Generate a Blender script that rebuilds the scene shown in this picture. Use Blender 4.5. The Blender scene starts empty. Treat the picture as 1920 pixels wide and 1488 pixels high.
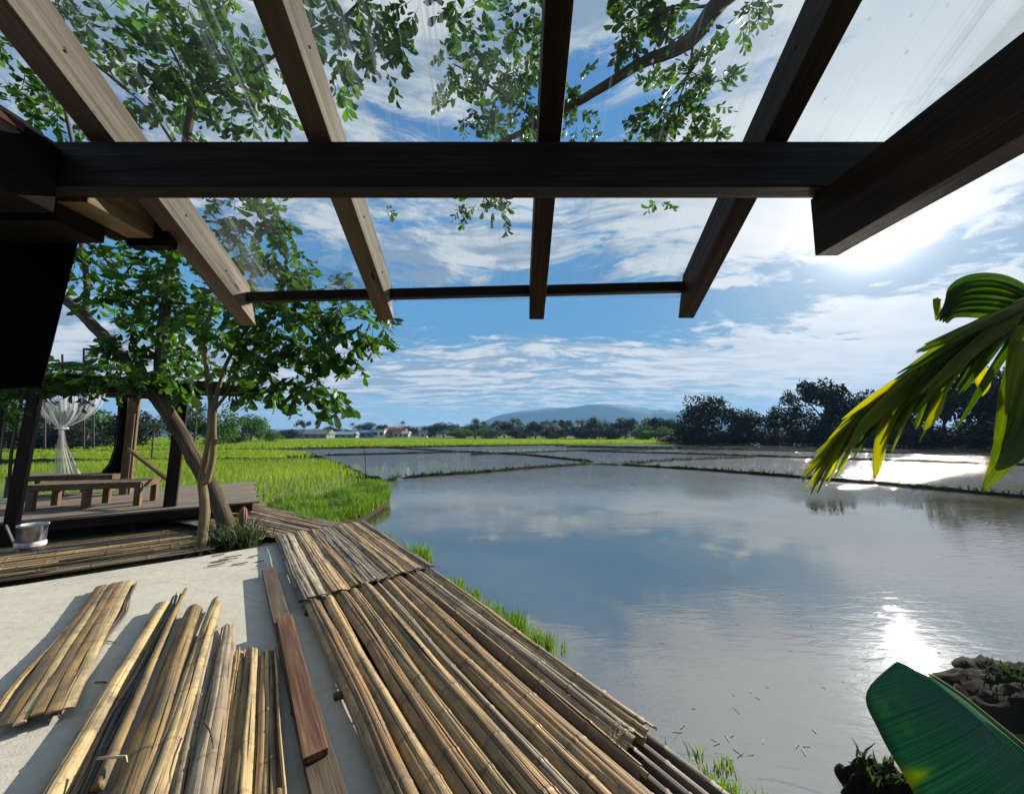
import bpy, math, random
import numpy as np
from mathutils import Vector, Matrix
R = math.radians
SC = bpy.context.scene
COL = SC.collection
random.seed(7)
rng = np.random.default_rng(11)

# ------------------------------------------------------------------ camera
F, PITCH, CAMZ = 700.0, math.atan(71 / 700.0), 1.55
cp, sp = math.cos(PITCH), math.sin(PITCH)

def ray(u, v):
    a, b = (u - 960) / F, (744 - v) / F
    return Vector((a, cp - sp * b, sp + cp * b))

def G(u, v, z=0.0):
    """the spot at height z that was measured at (u, v) on the photo"""
    d = ray(u, v)
    t = (z - CAMZ) / d.z
    return Vector((d.x * t, d.y * t, z))

def P(u, v, Y):
    """a spot Y metres ahead"""
    d = ray(u, v)
    t = Y / d.y
    return Vector((d.x * t, Y, CAMZ + d.z * t))

cam = bpy.data.cameras.new('camera')
co = bpy.data.objects.new('camera', cam)
COL.objects.link(co)
co.location = (0, 0, CAMZ)
co.rotation_euler = (math.pi / 2 + PITCH, 0, 0)
cam.sensor_fit = 'HORIZONTAL'
cam.sensor_width = 36
cam.lens = 36 * F / 1920
cam.clip_start = 0.05
cam.clip_end = 20000
SC.camera = co

# ------------------------------------------------------------------ nodes
def nd(t, typ, ins=None, **props):
    n = t.nodes.new(typ)
    for k, v in props.items():
        setattr(n, k, v)
    for k, v in (ins or {}).items():
        s = n.inputs[k]
        if isinstance(v, bpy.types.NodeSocket):
            t.links.new(v, s)
        else:
            s.default_value = v
    return n

def mth(t, op, a, b=0.0, c=0.0, clamp=False):
    n = nd(t, 'ShaderNodeMath', {0: a, 1: b, 2: c}, operation=op)
    n.use_clamp = clamp
    return n.outputs[0]

def vmt(t, op, a, b=(0, 0, 0)):
    n = nd(t, 'ShaderNodeVectorMath', {0: a, 1: b}, operation=op)
    return n.outputs['Value'] if op in ('DOT_PRODUCT', 'LENGTH') else n.outputs[0]

def sstep(t, x, lo, hi, a=0.0, b=1.0):
    n = nd(t, 'ShaderNodeMapRange', {'Value': x, 'From Min': lo, 'From Max': hi, 'To Min': a, 'To Max': b}, interpolation_type='SMOOTHSTEP')
    return n.outputs[0]

def ramp(t, fac, stops, interp='LINEAR'):
    n = nd(t, 'ShaderNodeValToRGB', {'Fac': fac})
    cr = n.color_ramp
    cr.interpolation = interp
    while len(cr.elements) > len(stops):
        cr.elements.remove(cr.elements[-1])
    while len(cr.elements) < len(stops):
        cr.elements.new(0.5)
    for e, (p, c) in zip(cr.elements, stops):
        e.position = p
        e.color = (*c, 1) if len(c) == 3 else c
    return n.outputs[0]

def mixc(t, fac, a, b, blend='MIX'):
    n = nd(t, 'ShaderNodeMix', data_type='RGBA', blend_type=blend)
    for i, v in ((0, fac), (6, a), (7, b)):
        if isinstance(v, bpy.types.NodeSocket):
            t.links.new(v, n.inputs[i])
        else:
            n.inputs[i].default_value = (*v, 1) if isinstance(v, tuple) and len(v) == 3 else v
    return n.outputs[2]

def noise(t, vec, scale, detail=4, rough=.55, dist=0.0, dims='3D', out='Fac'):
    n = nd(t, 'ShaderNodeTexNoise', {'Vector': vec, 'Scale': scale, 'Detail': detail, 'Roughness': rough, 'Distortion': dist}, noise_dimensions=dims)
    return n.outputs[out]

def mapping(t, vec, scale=(1, 1, 1), rot=(0, 0, 0), loc=(0, 0, 0)):
    return nd(t, 'ShaderNodeMapping', {'Vector': vec, 'Scale': scale, 'Rotation': rot, 'Location': loc}).outputs[0]

def newmat(name):
    m = bpy.data.materials.new(name)
    m.use_nodes = True
    t = m.node_tree
    t.nodes.clear()
    out = t.nodes.new('ShaderNodeOutputMaterial')
    return m, t, out

def princ(t, color, rough=.6, bump=None, bdist=.01, bstr=1.0, **kw):
    n = nd(t, 'ShaderNodeBsdfPrincipled', {'Roughness': rough})
    if isinstance(color, bpy.types.NodeSocket):
        t.links.new(color, n.inputs['Base Color'])
    else:
        n.inputs['Base Color'].default_value = (*color, 1)
    for k, v in kw.items():
        key = k.replace('_', ' ')
        if isinstance(v, bpy.types.NodeSocket):
            t.links.new(v, n.inputs[key])
        else:
            n.inputs[key].default_value = v
    if bump is not None:
        b = nd(t, 'ShaderNodeBump', {'Height': bump, 'Distance': bdist, 'Strength': bstr})
        t.links.new(b.outputs[0], n.inputs['Normal'])
    return n

def link(t, a, b):
    t.links.new(a, b)

def attr(t, name):
    return nd(t, 'ShaderNodeAttribute', attribute_name=name).outputs['Fac']

def uvn(t):
    return nd(t, 'ShaderNodeUVMap', uv_map='UVMap').outputs[0]

def opos(t):
    return nd(t, 'ShaderNodeTexCoord').outputs['Object']

def wpos(t):
    return nd(t, 'ShaderNodeNewGeometry').outputs['Position']

M = {}

def mat_wood(name, c0, c1, c2, rough=.65, knots=True, gscale=1.0):
    m, t, out = newmat(name)
    uv = uvn(t)
    inf = nd(t, 'ShaderNodeObjectInfo').outputs['Random']
    off = nd(t, 'ShaderNodeCombineXYZ', {0: mth(t, 'MULTIPLY', inf, 37.0), 1: mth(t, 'MULTIPLY', inf, 91.0), 2: 0.0}).outputs[0]
    v = vmt(t, 'ADD', uv, off)
    g1 = noise(t, mapping(t, v, (26 * gscale, 1.1 * gscale, 1)), 1.0, 6, .62, .6)
    g2 = noise(t, mapping(t, v, (110 * gscale, 3.0 * gscale, 1)), 1.0, 4, .6, .2)
    g3 = noise(t, mapping(t, v, (5, 1.3, 1)), 1.0, 4, .55)
    f = mth(t, 'ADD', mth(t, 'MULTIPLY', g1, .62), mth(t, 'MULTIPLY', g2, .38))
    c = ramp(t, f, [(.33, c0), (.5, c1), (.66, c2)])
    c = mixc(t, sstep(t, g3, .35, .75, 0, .55), c, tuple(x * .5 for x in c0))
    if knots:
        vo = nd(t, 'ShaderNodeTexVoronoi', {'Vector': mapping(t, v, (7.5, 2.3, 1)), 'Scale': 1.0}, feature='F1')
        k = sstep(t, vo.outputs['Distance'], .05, .085, .9, 0)
        c = mixc(t, k, c, (.035, .02, .014))
    p = princ(t, c, sstep(t, f, .3, .7, rough + .12, rough - .08), mth(t, 'ADD', f, mth(t, 'MULTIPLY', g2, .6)), .004, .6, Specular_IOR_Level=.15)
    link(t, p.outputs[0], out.inputs[0])
    M[name] = m

def mat_bamboo(name, c0, c1, c2, dirt=.5, nodew=.28):
    m, t, out = newmat(name)
    uv = uvn(t)
    inf = nd(t, 'ShaderNodeObjectInfo').outputs['Random']
    off = nd(t, 'ShaderNodeCombineXYZ', {0: mth(t, 'MULTIPLY', inf, 53.0), 1: mth(t, 'MULTIPLY', inf, 17.0), 2: 0.0}).outputs[0]
    v = vmt(t, 'ADD', uv, off)
    rnd = attr(t, 'rnd')
    node = attr(t, 'node')
    g1 = noise(t, mapping(t, v, (75, 1.1, 1)), 1.0, 6, .65, .4)
    g2 = noise(t, mapping(t, v, (300, 2.2, 1)), 1.0, 4, .65, .15)
    g3 = noise(t, mapping(t, v, (9, 3.2, 1)), 1.0, 5, .62, .3)
    f = mth(t, 'ADD', mth(t, 'MULTIPLY', g1, .42), mth(t, 'MULTIPLY', g2, .26))
    f = mth(t, 'ADD', f, mth(t, 'MULTIPLY', rnd, .32))
    c = ramp(t, f, [(.30, c0), (.47, c1), (.66, c2)])
    c = mixc(t, sstep(t, g3, .42, .66, 0, dirt), c, mixc(t, rnd, (.055, .045, .035), (.16, .14, .115)))
    mould = sstep(t, noise(t, mapping(t, v, (3.5, 1.6, 1), loc=(7, 3, 0)), 1.0, 7, .68, .5), .50, .64, 0, .62)
    c = mixc(t, mould, c, (.075, .062, .048))
    crack = sstep(t, noise(t, mapping(t, v, (190, .9, 1)), 1.0, 3, .6, .1), .345, .405, .92, 0)
    spots = sstep(t, noise(t, mapping(t, v, (40, 16, 1)), 1.0, 5, .7), .60, .70, 0, .75)
    c = mixc(t, spots, c, (.05, .038, .028))
    c = mixc(t, crack, c, (.028, .019, .012))
    c = mixc(t, mth(t, 'MULTIPLY', node, nodew), c, (.06, .038, .02))
    h = mth(t, 'ADD', mth(t, 'MULTIPLY', g1, .5), mth(t, 'MULTIPLY', g2, .8))
    p = princ(t, c, sstep(t, g3, .35, .7, .42, .72), h, .005, .7)
    link(t, p.outputs[0], out.inputs[0])
    M[name] = m

def mat_leaf(name, c0, c1, c2, tr=.42, rough=.42, trmul=(1.9, 1.9, .9)):
    m, t, out = newmat(name)
    r = attr(t, 'rnd')
    c = ramp(t, r, [(0, c0), (.6, c1), (1, c2)])
    n = noise(t, wpos(t), 3.0, 3)
    c = mixc(t, sstep(t, n, .3, .7, 0, .5), c, tuple(x * .55 for x in c0))
    p = princ(t, c, rough)
    tl = nd(t, 'ShaderNodeBsdfTranslucent', {'Color': mixc(t, 1.0, c, trmul, 'MULTIPLY')})
    mx = nd(t, 'ShaderNodeMixShader', {0: tr, 1: p.outputs[0], 2: tl.outputs[0]})
    link(t, mx.outputs[0], out.inputs[0])
    M[name] = m

def mat_plain(name, color, rough=.6, var=.25, scale=8, metal=0.0, bumpd=.003, spec=.3):
    m, t, out = newmat(name)
    o = opos(t)
    n = noise(t, o, scale, 6, .6)
    c = mixc(t, sstep(t, n, .3, .7), tuple(x * (1 - var) for x in color), tuple(min(1, x * (1 + var)) for x in color))
    p = princ(t, c, rough, n, bumpd, .6, Metallic=metal, Specular_IOR_Level=spec)
    link(t, p.outputs[0], out.inputs[0])
    M[name] = m

# ------------------------------------------------------------------ meshes
class MB:
    def __init__(s):
        s.v, s.f, s.uv, s.rnd, s.node = [], [], [], [], []
    def quad(s, pts, uvs, r=0.0, nodes=None):
        i = len(s.v)
        s.v += [tuple(p) for p in pts]
        s.rnd += [r] * len(pts)
        s.node += list(nodes) if nodes else [0.0] * len(pts)
        s.f.append(tuple(range(i, i + len(pts))))
        s.uv.append(list(uvs))
    def obox(s, c, ax, ay, az, r=0.0):
        """box from a centre and three half vectors; grain runs along ay"""
        c, ax, ay, az = map(Vector, (c, ax, ay, az))
        la, lb, lc = ax.length, ay.length, az.length
        i = len(s.v)
        for k in range(8):
            s.v.append(tuple(c + ax * (1 if k & 1 else -1) + ay * (1 if k & 2 else -1) + az * (1 if k & 4 else -1)))
        s.rnd += [r] * 8
        s.node += [0.0] * 8
        o = random.random() * 5
        def face(q, fu, fv, off):
            s.f.append(tuple(i + k for k in q))
            s.uv.append([(off + o + fu(k), fv(k) + o) for k in q])
        sx = lambda k: la if k & 1 else -la
        sy = lambda k: lb if k & 2 else -lb
        sz = lambda k: lc if k & 4 else -lc
        face((0, 2, 3, 1), sx, sy, 0)
        face((4, 5, 7, 6), sx, sy, 1)
        face((0, 1, 5, 4), sx, sz, 2)
        face((2, 6, 7, 3), sx, sz, 3)
        face((0, 4, 6, 2), sz, sy, 4)
        face((1, 3, 7, 5), sz, sy, 5)
    def box(s, x0, x1, y0, y1, z0, z1, along='y', r=0.0):
        c = ((x0 + x1) / 2, (y0 + y1) / 2, (z0 + z1) / 2)
        X, Y, Z = ((x1 - x0) / 2, 0, 0), (0, (y1 - y0) / 2, 0), (0, 0, (z1 - z0) / 2)
        if along == 'y': s.obox(c, X, Y, Z, r)
        elif along == 'x': s.obox(c, Y, X, Z, r)
        else: s.obox(c, X, Z, Y, r)
    def beam(s, p0, p1, w, h, up=(0, 0, 1), r=0.0):
        p0, p1, up = Vector(p0), Vector(p1), Vector(up)
        d = p1 - p0
        side = d.cross(up).normalized()
        u2 = side.cross(d).normalized()
        s.obox((p0 + p1) / 2, side * w / 2, d / 2, u2 * h / 2, r)
    def tube(s, pts, rad, n=8, r=0.0, caps=True, wob=0.0):
        pts = [Vector(p) for p in pts]
        i0 = len(s.v)
        L = 0
        Ls = []
        prev = None
        for k, p in enumerate(pts):
            d = (pts[min(k + 1, len(pts) - 1)] - pts[max(k - 1, 0)]).normalized()
            if prev is None:
                a = d.orthogonal().normalized()
            else:
                a = (prev - d * prev.dot(d)).normalized()
            prev = a
            b = d.cross(a)
            if k: L += (p - pts[k - 1]).length
            Ls.append(L)
            for j in range(n):
                an = 2 * math.pi * j / n
                rr = rad[k] * (1 + wob * math.sin(an * 3 + k * 1.7) * .5 + wob * (random.random() - .5))
                s.v.append(tuple(p + (a * math.cos(an) + b * math.sin(an)) * rr))
                s.rnd.append(r)
                s.node.append(0.0)
        for k in range(len(pts) - 1):
            cu = 2 * math.pi * max(rad[k], .002)
            for j in range(n):
                j2 = (j + 1) % n
                s.f.append((i0 + k * n + j, i0 + k * n + j2, i0 + (k + 1) * n + j2, i0 + (k + 1) * n + j))
                s.uv.append([(cu * j / n, Ls[k]), (cu * (j + 1) / n, Ls[k]), (cu * (j + 1) / n, Ls[k + 1]), (cu * j / n, Ls[k + 1])])
        if caps:
            for k, rev in ((0, True), (len(pts) - 1, False)):
                q = [i0 + k * n + j for j in range(n)]
                s.f.append(tuple(reversed(q)) if rev else tuple(q))
                s.uv.append([(s.v[x][0], s.v[x][1]) for x in s.f[-1]])
    def grid(s, rows, uvrows=None, r=0.0, closed=False):
        i0 = len(s.v)
        nc = len(rows[0])
        for row in rows:
            for p in row:
                s.v.append(tuple(p)); s.rnd.append(r); s.node.append(0.0)
        for a in range(len(rows) - 1):
            for b in range(nc - (0 if closed else 1)):
                b2 = (b + 1) % nc
                s.f.append((i0 + a * nc + b, i0 + a * nc + b2, i0 + (a + 1) * nc + b2, i0 + (a + 1) * nc + b))
                if uvrows: s.uv.append([uvrows[a][b], uvrows[a][b2], uvrows[a + 1][b2], uvrows[a + 1][b]])
                else: s.uv.append([(b / nc, a), ((b + 1) / nc, a), ((b + 1) / nc, a + 1), (b / nc, a + 1)])
    def build(s, name, mat, parent=None, smooth=False, bevel=0.0, solid=0.0, origin=None):
        me = bpy.data.meshes.new(name)
        V = np.array(s.v, dtype=np.float64)
        if origin is not None:
            V = V - np.array(origin)
        me.from_pydata([tuple(x) for x in V], [], s.f)
        uvl = me.uv_layers.new(name='UVMap')
        uvl.data.foreach_set('uv', np.array([c for f in s.uv for c in f], dtype=np.float32).ravel())
        for nm, arr in (('rnd', s.rnd), ('node', s.node)):
            a = me.attributes.new(nm, 'FLOAT', 'POINT')
            a.data.foreach_set('value', np.array(arr, dtype=np.float32))
        if smooth:
            me.polygons.foreach_set('use_smooth', [True] * len(me.polygons))
        me.materials.append(mat)
        me.update()
        o = bpy.data.objects.new(name, me)
        COL.objects.link(o)
        if origin is not None: o.location = origin
        if parent is not None: o.parent = parent
        if solid:
            md = o.modifiers.new('solid', 'SOLIDIFY'); md.thickness = solid; md.offset = 0
        if bevel:
            md = o.modifiers.new('bevel', 'BEVEL'); md.width = bevel; md.segments = 2; md.limit_method = 'ANGLE'
        return o

def np_mesh(name, V, polys, mat, rnd=None, parent=None, smooth=False):
    """polys: list of (faces array (n,k))"""
    me = bpy.data.meshes.new(name)
    V = np.asarray(V, dtype=np.float32)
    me.vertices.add(len(V))
    me.vertices.foreach_set('co', V.ravel())
    loops = np.concatenate([p.ravel() for p in polys]).astype(np.int32)
    tot = np.concatenate([np.full(len(p), p.shape[1], dtype=np.int32) for p in polys])
    start = np.concatenate([[0], np.cumsum(tot)[:-1]]).astype(np.int32)
    me.loops.add(len(loops))
    me.loops.foreach_set('vertex_index', loops)
    me.polygons.add(len(tot))
    me.polygons.foreach_set('loop_start', start)
    me.polygons.foreach_set('loop_total', tot)
    if smooth:
        me.polygons.foreach_set('use_smooth', np.ones(len(tot), dtype=bool))
    me.update(calc_edges=True)
    me.validate()
    if rnd is not None:
        a = me.attributes.new('rnd', 'FLOAT', 'POINT')
        a.data.foreach_set('value', np.asarray(rnd, dtype=np.float32))
    me.materials.append(mat)
    o = bpy.data.objects.new(name, me)
    COL.objects.link(o)
    if parent is not None: o.parent = parent
    return o

def tag(o, label=None, cat=None, group=None, kind=None):
    if label: o['label'] = label
    if cat: o['category'] = cat
    if group: o['group'] = group
    if kind: o['kind'] = kind
    return o

def thing(name, loc, label, cat, group=None):
    o = bpy.data.objects.new(name, None)
    COL.objects.link(o)
    o.location = loc
    o.empty_display_size = .2
    return tag(o, label, cat, group)

def kid(o, root):
    """parent a mesh made in world coordinates to its thing, in place"""
    o.parent = root
    o.matrix_parent_inverse = Matrix.Translation(root.location).inverted()
    return o

def norm(a):
    return a / np.maximum(np.linalg.norm(a, axis=1, keepdims=True), 1e-9)

def leaves_geo(b, d, s, L, W, bend=.15):
    """obovate leaves: base points b, directions d, side vectors s, lengths, widths"""
    n = len(b)
    d = norm(d)
    s = norm(s - d * np.sum(s * d, axis=1, keepdims=True))
    nn = np.cross(d, s)
    L = L[:, None]; W = W[:, None]
    bend = bend * (.2 + 1.9 * rng.random((n, 1)))
    V = np.empty((n, 6, 3))
    V[:, 0] = b
    V[:, 1] = b + d * L * .36 - s * W * .36 + nn * L * bend * .3
    V[:, 2] = b + d * L * .36 + s * W * .36 + nn * L * bend * .3
    V[:, 3] = b + d * L * .74 - s * W * .5
    V[:, 4] = b + d * L * .74 + s * W * .5
    V[:, 5] = b + d * L - nn * L * bend
    i = np.arange(n)[:, None] * 6
    tri = np.concatenate([i + np.array([[0, 2, 1]]), i + np.array([[3, 4, 5]])])
    quad = i + np.array([[1, 2, 4, 3]])
    return V.reshape(-1, 3), tri, quad

def leaf_obj(name, b, d, s, L, W, mat, parent=None, bend=.15, rnd=None):
    V, tri, quad = leaves_geo(b, d, s, L, W, bend)
    r = rng.random(len(b)) if rnd is None else rnd
    return np_mesh(name, V, [tri, quad], mat, np.repeat(r, 6), parent)

def blades_obj(name, b, h, lean, w, mat, parent=None, rnd=None):
    """grass blades: base, height, horizontal lean vector, width"""
    n = len(b)
    ang = rng.random(n) * np.pi * 2
    s = np.stack([np.cos(ang), np.sin(ang), np.zeros(n)], 1) * (w / 2)[:, None]
    up = np.zeros((n, 3)); up[:, 2] = 1
    V = np.empty((n, 5, 3))
    V[:, 0] = b - s
    V[:, 1] = b + s
    m = b + up * (h * .6)[:, None] + lean * .35
    V[:, 2] = m - s * .8
    V[:, 3] = m + s * .8
    V[:, 4] = b + up * h[:, None] + lean
    i = np.arange(n)[:, None] * 5
    r = rng.random(n) if rnd is None else rnd
    return np_mesh(name, V.reshape(-1, 3), [i + np.array([[0, 1, 3, 2]]), i + np.array([[2, 3, 4]])], mat, np.repeat(r, 5), parent)
# ------------------------------------------------------------------ light, sky
SUN_AZ, SUN_EL = R(45.6), R(22.8)
WSTR, EXPO = .06, .85
SKYO, SKYT, SKYK, HZC, CG0, CG1 = (2.3, 1.1, 0), (1.04, 1.56, 1.62), 3.2, (4.0, 6.1, 7.7), 7.3, .9
sdir = Vector((math.sin(SUN_AZ) * math.cos(SUN_EL), math.cos(SUN_AZ) * math.cos(SUN_EL), math.sin(SUN_EL)))
sl = bpy.data.lights.new('sun', 'SUN')
sl.energy = 5.0
sl.angle = R(.53)
sl.color = (1, .91, .76)
so = bpy.data.objects.new('sun', sl)
COL.objects.link(so)
so.rotation_euler = sdir.to_track_quat('Z', 'Y').to_euler()

w = bpy.data.worlds.new('World')
SC.world = w
w.use_nodes = True
t = w.node_tree
t.nodes.clear()
wo = t.nodes.new('ShaderNodeOutputWorld')
sky = nd(t, 'ShaderNodeTexSky', sky_type='NISHITA')
sky.sun_disc = False
sky.sun_elevation = SUN_EL
sky.sun_rotation = SUN_AZ
sky.air_density = 1.0
sky.dust_density = .1
sky.ozone_density = 4.0
dirv = nd(t, 'ShaderNodeTexCoord').outputs['Generated']
sx = nd(t, 'ShaderNodeSeparateXYZ', {0: dirv})
X, Y, Z = sx.outputs
zz = mth(t, 'ADD', mth(t, 'MAXIMUM', Z, 0.0), .07)
pl = nd(t, 'ShaderNodeCombineXYZ', {0: mth(t, 'DIVIDE', X, zz), 1: mth(t, 'DIVIDE', Y, zz), 2: 0.0}).outputs[0]
warp = noise(t, mapping(t, pl, loc=(3.1, 5.2, 0)), .6, 4, .5, 0, out='Color')
pw = vmt(t, 'ADD', pl, vmt(t, 'MULTIPLY', vmt(t, 'SUBTRACT', warp, (.5, .5, .5)), (1.0, 1.0, 0)))
CR = R(-30)
big = noise(t, mapping(t, pw, (.55, .75, 1), (0, 0, CR), SKYO), 1.0, 2, .5)
mid = noise(t, mapping(t, pw, (1.3, 2.4, 1), (0, 0, CR), (1.7, 3.3, 0)), 1.0, 10, .62, .2)
fine = noise(t, mapping(t, pw, (5.0, 9.0, 1), (0, 0, CR)), 1.0, 8, .66, .4)
sund = vmt(t, 'DOT_PRODUCT', dirv, tuple(sdir))
hl = nd(t, 'ShaderNodeCombineXYZ', {0: X, 1: Y, 2: 0.0}).outputs[0]
hlen = mth(t, 'MAXIMUM', vmt(t, 'LENGTH', hl), .02)
tanel = mth(t, 'DIVIDE', Z, hlen)
azn = mth(t, 'DIVIDE', X, hlen)
# how much of the sky is under cloud at each height above the horizon
elc = ramp(t, tanel, [(0.0, (.52,) * 3), (.05, (.50,) * 3), (.10, (.64,) * 3), (.17, (.70,) * 3), (.25, (.50,) * 3), (.33, (.34,) * 3), (.42, (.50,) * 3), (.52, (.62,) * 3), (.75, (.62,) * 3), (1.0, (.60,) * 3)])
near = sstep(t, sund, .84, .99, 0, .10)
dens = mth(t, 'ADD', mth(t, 'MULTIPLY', big, .50), mth(t, 'MULTIPLY', mid, .75))
dens = mth(t, 'ADD', dens, mth(t, 'MULTIPLY', mth(t, 'SUBTRACT', fine, .5), .50))
dens = mth(t, 'ADD', dens, mth(t, 'ADD', mth(t, 'SUBTRACT', elc, .56), near))
cov = sstep(t, dens, .56, .70)
lit = mth(t, 'POWER', mth(t, 'MAXIMUM', sund, 0.0), 6.0)
# thin edges are bright, thick bellies away from the sun go blue grey
sh = noise(t, mapping(t, pw, (1.8, 3.6, 1), (0, 0, CR), (9, 4, 0)), 1.0, 9, .64, .3)
shade = mth(t, 'MULTIPLY', sstep(t, sh, .43, .58), sstep(t, sund, .995, .84, .15, .92))
cb = mixc(t, shade, (1.0, 1.0, .99), (.33, .46, .60))
lit2 = mth(t, 'POWER', mth(t, 'MAXIMUM', sund, 0.0), 80.0)
lit3 = mth(t, 'POWER', mth(t, 'MAXIMUM', sund, 0.0), 420.0)
gain = mth(t, 'ADD', mth(t, 'ADD', CG0, mth(t, 'MULTIPLY', lit, CG1)), mth(t, 'ADD', mth(t, 'MULTIPLY', lit2, 3.0), mth(t, 'MULTIPLY', lit3, 20.0)))
cb = vmt(t, 'SCALE', cb)
link(t, gain, cb.node.inputs['Scale'])
skyt = mixc(t, 1.0, sky.outputs[0], SKYT, 'MULTIPLY')
# keep the glare round the sun from swallowing the blue
lum = vmt(t, 'DOT_PRODUCT', skyt, (.25, .5, .25))
skyc = vmt(t, 'SCALE', skyt)
link(t, mth(t, 'DIVIDE', 1.0, mth(t, 'ADD', 1.0, mth(t, 'MULTIPLY', mth(t, 'MAXIMUM', mth(t, 'SUBTRACT', lum, SKYK), 0.0), .30))), skyc.node.inputs['Scale'])
hzn = sstep(t, tanel, .0, .24, .75, 0)
skyc = mixc(t, hzn, skyc, HZC)
tot = mixc(t, mth(t, 'MULTIPLY', cov, .94), skyc, cb)
# the sun's own glow spreading through the thin cloud in front of it
veil = mth(t, 'ADD', mth(t, 'MULTIPLY', mth(t, 'POWER', mth(t, 'MAXIMUM', sund, 0.0), 34.0), .45), mth(t, 'MULTIPLY', lit3, .5), clamp=True)
tot = mixc(t, veil, tot, mixc(t, lit3, (10.5, 10.8, 10.9), (40.0, 39.0, 37.0)))
bg = nd(t, 'ShaderNodeBackground', {'Color': tot, 'Strength': WSTR})
link(t, bg.outputs[0], wo.inputs[0])

vs = SC.view_settings
vs.view_transform = 'Standard'
vs.look = 'None'
vs.exposure = EXPO
vs.gamma = 1.0
vs.use_curve_mapping = False
SC.render.engine = 'CYCLES'
cy = SC.cycles
cy.use_denoising = True
cy.max_bounces = 8
cy.transparent_max_bounces = 16
cy.diffuse_bounces = 3
cy.glossy_bounces = 3
cy.sample_clamp_indirect = 6
cy.volume_bounces = 0
cy.caustics_reflective = False
cy.caustics_refractive = False

# ------------------------------------------------------------------ materials
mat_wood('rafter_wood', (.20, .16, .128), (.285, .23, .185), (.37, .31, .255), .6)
mat_wood('dark_wood', (.010, .007, .005), (.020, .014, .010), (.034, .025, .019), .6, knots=False)
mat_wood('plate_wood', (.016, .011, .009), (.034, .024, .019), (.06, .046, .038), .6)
mat_wood('shaded_rafter_wood', (.03, .021, .016), (.062, .045, .034), (.10, .075, .058), .6)  # same rafter timber with its shade put into a darker base colour
mat_wood('bracket_wood', (.22, .14, .07), (.40, .28, .15), (.52, .39, .23), .6)
mat_wood('grey_plank', (.085, .065, .05), (.15, .115, .088), (.22, .175, .14), .7)
mat_wood('red_plank', (.075, .04, .028), (.155, .085, .058), (.30, .19, .10), .65)
mat_wood('shaded_eave_wood', (.006, .0045, .004), (.010, .008, .007), (.017, .013, .011), .8, knots=False)  # near-black base puts the shade of the hut eave into the wood
mat_wood('deck_wood', (.13, .105, .08), (.24, .20, .16), (.34, .29, .24), .75, knots=False)
mat_wood('brown_wood', (.09, .05, .03), (.17, .105, .065), (.26, .17, .11), .7)
mat_wood('bark', (.035, .026, .018), (.10, .075, .05), (.21, .165, .115), .9, knots=False, gscale=1.0)
mat_wood('pale_bark', (.075, .06, .03), (.17, .135, .075), (.29, .235, .14), .85, knots=False, gscale=.9)
mat_bamboo('straw_bamboo', (.11, .062, .024), (.37, .25, .10), (.60, .46, .235), .62)
mat_bamboo('brown_bamboo', (.095, .048, .018), (.36, .22, .09), (.62, .43, .20), .5)
mat_bamboo('grey_bamboo', (.085, .058, .036), (.29, .22, .14), (.50, .41, .28), .6)
mat_bamboo('dark_bamboo', (.03, .022, .016), (.075, .055, .038), (.14, .105, .07), .5)
mat_leaf('tree_leaf', (.02, .062, .009), (.05, .13, .015), (.13, .22, .022), .55)
mat_leaf('slim_leaf', (.022, .066, .011), (.05, .125, .016), (.12, .21, .02), .54)
mat_leaf('roof_leaf', (.024, .062, .012), (.045, .11, .018), (.12, .19, .025), .52)
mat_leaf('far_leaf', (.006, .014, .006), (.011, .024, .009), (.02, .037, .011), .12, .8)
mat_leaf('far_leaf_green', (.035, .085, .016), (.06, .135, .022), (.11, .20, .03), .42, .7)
mat_leaf('palm_leaf', (.022, .045, .018), (.035, .065, .022), (.07, .10, .03), .3, .5)
mat_leaf('rice_leaf', (.15, .26, .018), (.25, .38, .028), (.42, .50, .07), .5, .5, (1.5, 1.45, .7))
mat_leaf('grass_leaf', (.07, .16, .012), (.13, .26, .02), (.22, .34, .04), .5, .5, (1.5, 1.5, .8))
mat_leaf('dark_weed', (.015, .035, .012), (.03, .065, .018), (.06, .10, .03), .35, .5)
mat_plain('metal_dark', (.03, .03, .035), .5)
mat_plain('rust', (.13, .055, .04), .9)
mat_plain('roof_sheet_metal', (.34, .33, .29), .6)
mat_plain('bucket_side', (.34, .36, .42), .28, .5, 5, .9)
mat_plain('bucket_rim', (.50, .50, .50), .35, .3, 9)
mat_plain('white_wall', (.62, .62, .60), .8)
mat_plain('blue_wall', (.10, .24, .38), .8)
mat_plain('pink_wall', (.34, .20, .17), .8)
mat_plain('cream_wall', (.55, .48, .36), .8)
mat_plain('red_roof', (.30, .10, .065), .8)
mat_plain('grey_roof', (.19, .20, .21), .8)
mat_plain('pale_roof', (.28, .32, .31), .8)
mat_plain('dark_window', (.03, .035, .04), .3)
mat_plain('mud', (.017, .015, .011), .95, .4, 3, 0, .03, .1)
mat_plain('straw', (.50, .42, .26), .7)
mat_plain('petal', (.20, .10, .09), .7)
mat_plain('black_cloth', (.003, .003, .0035), .95, spec=.05)

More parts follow.
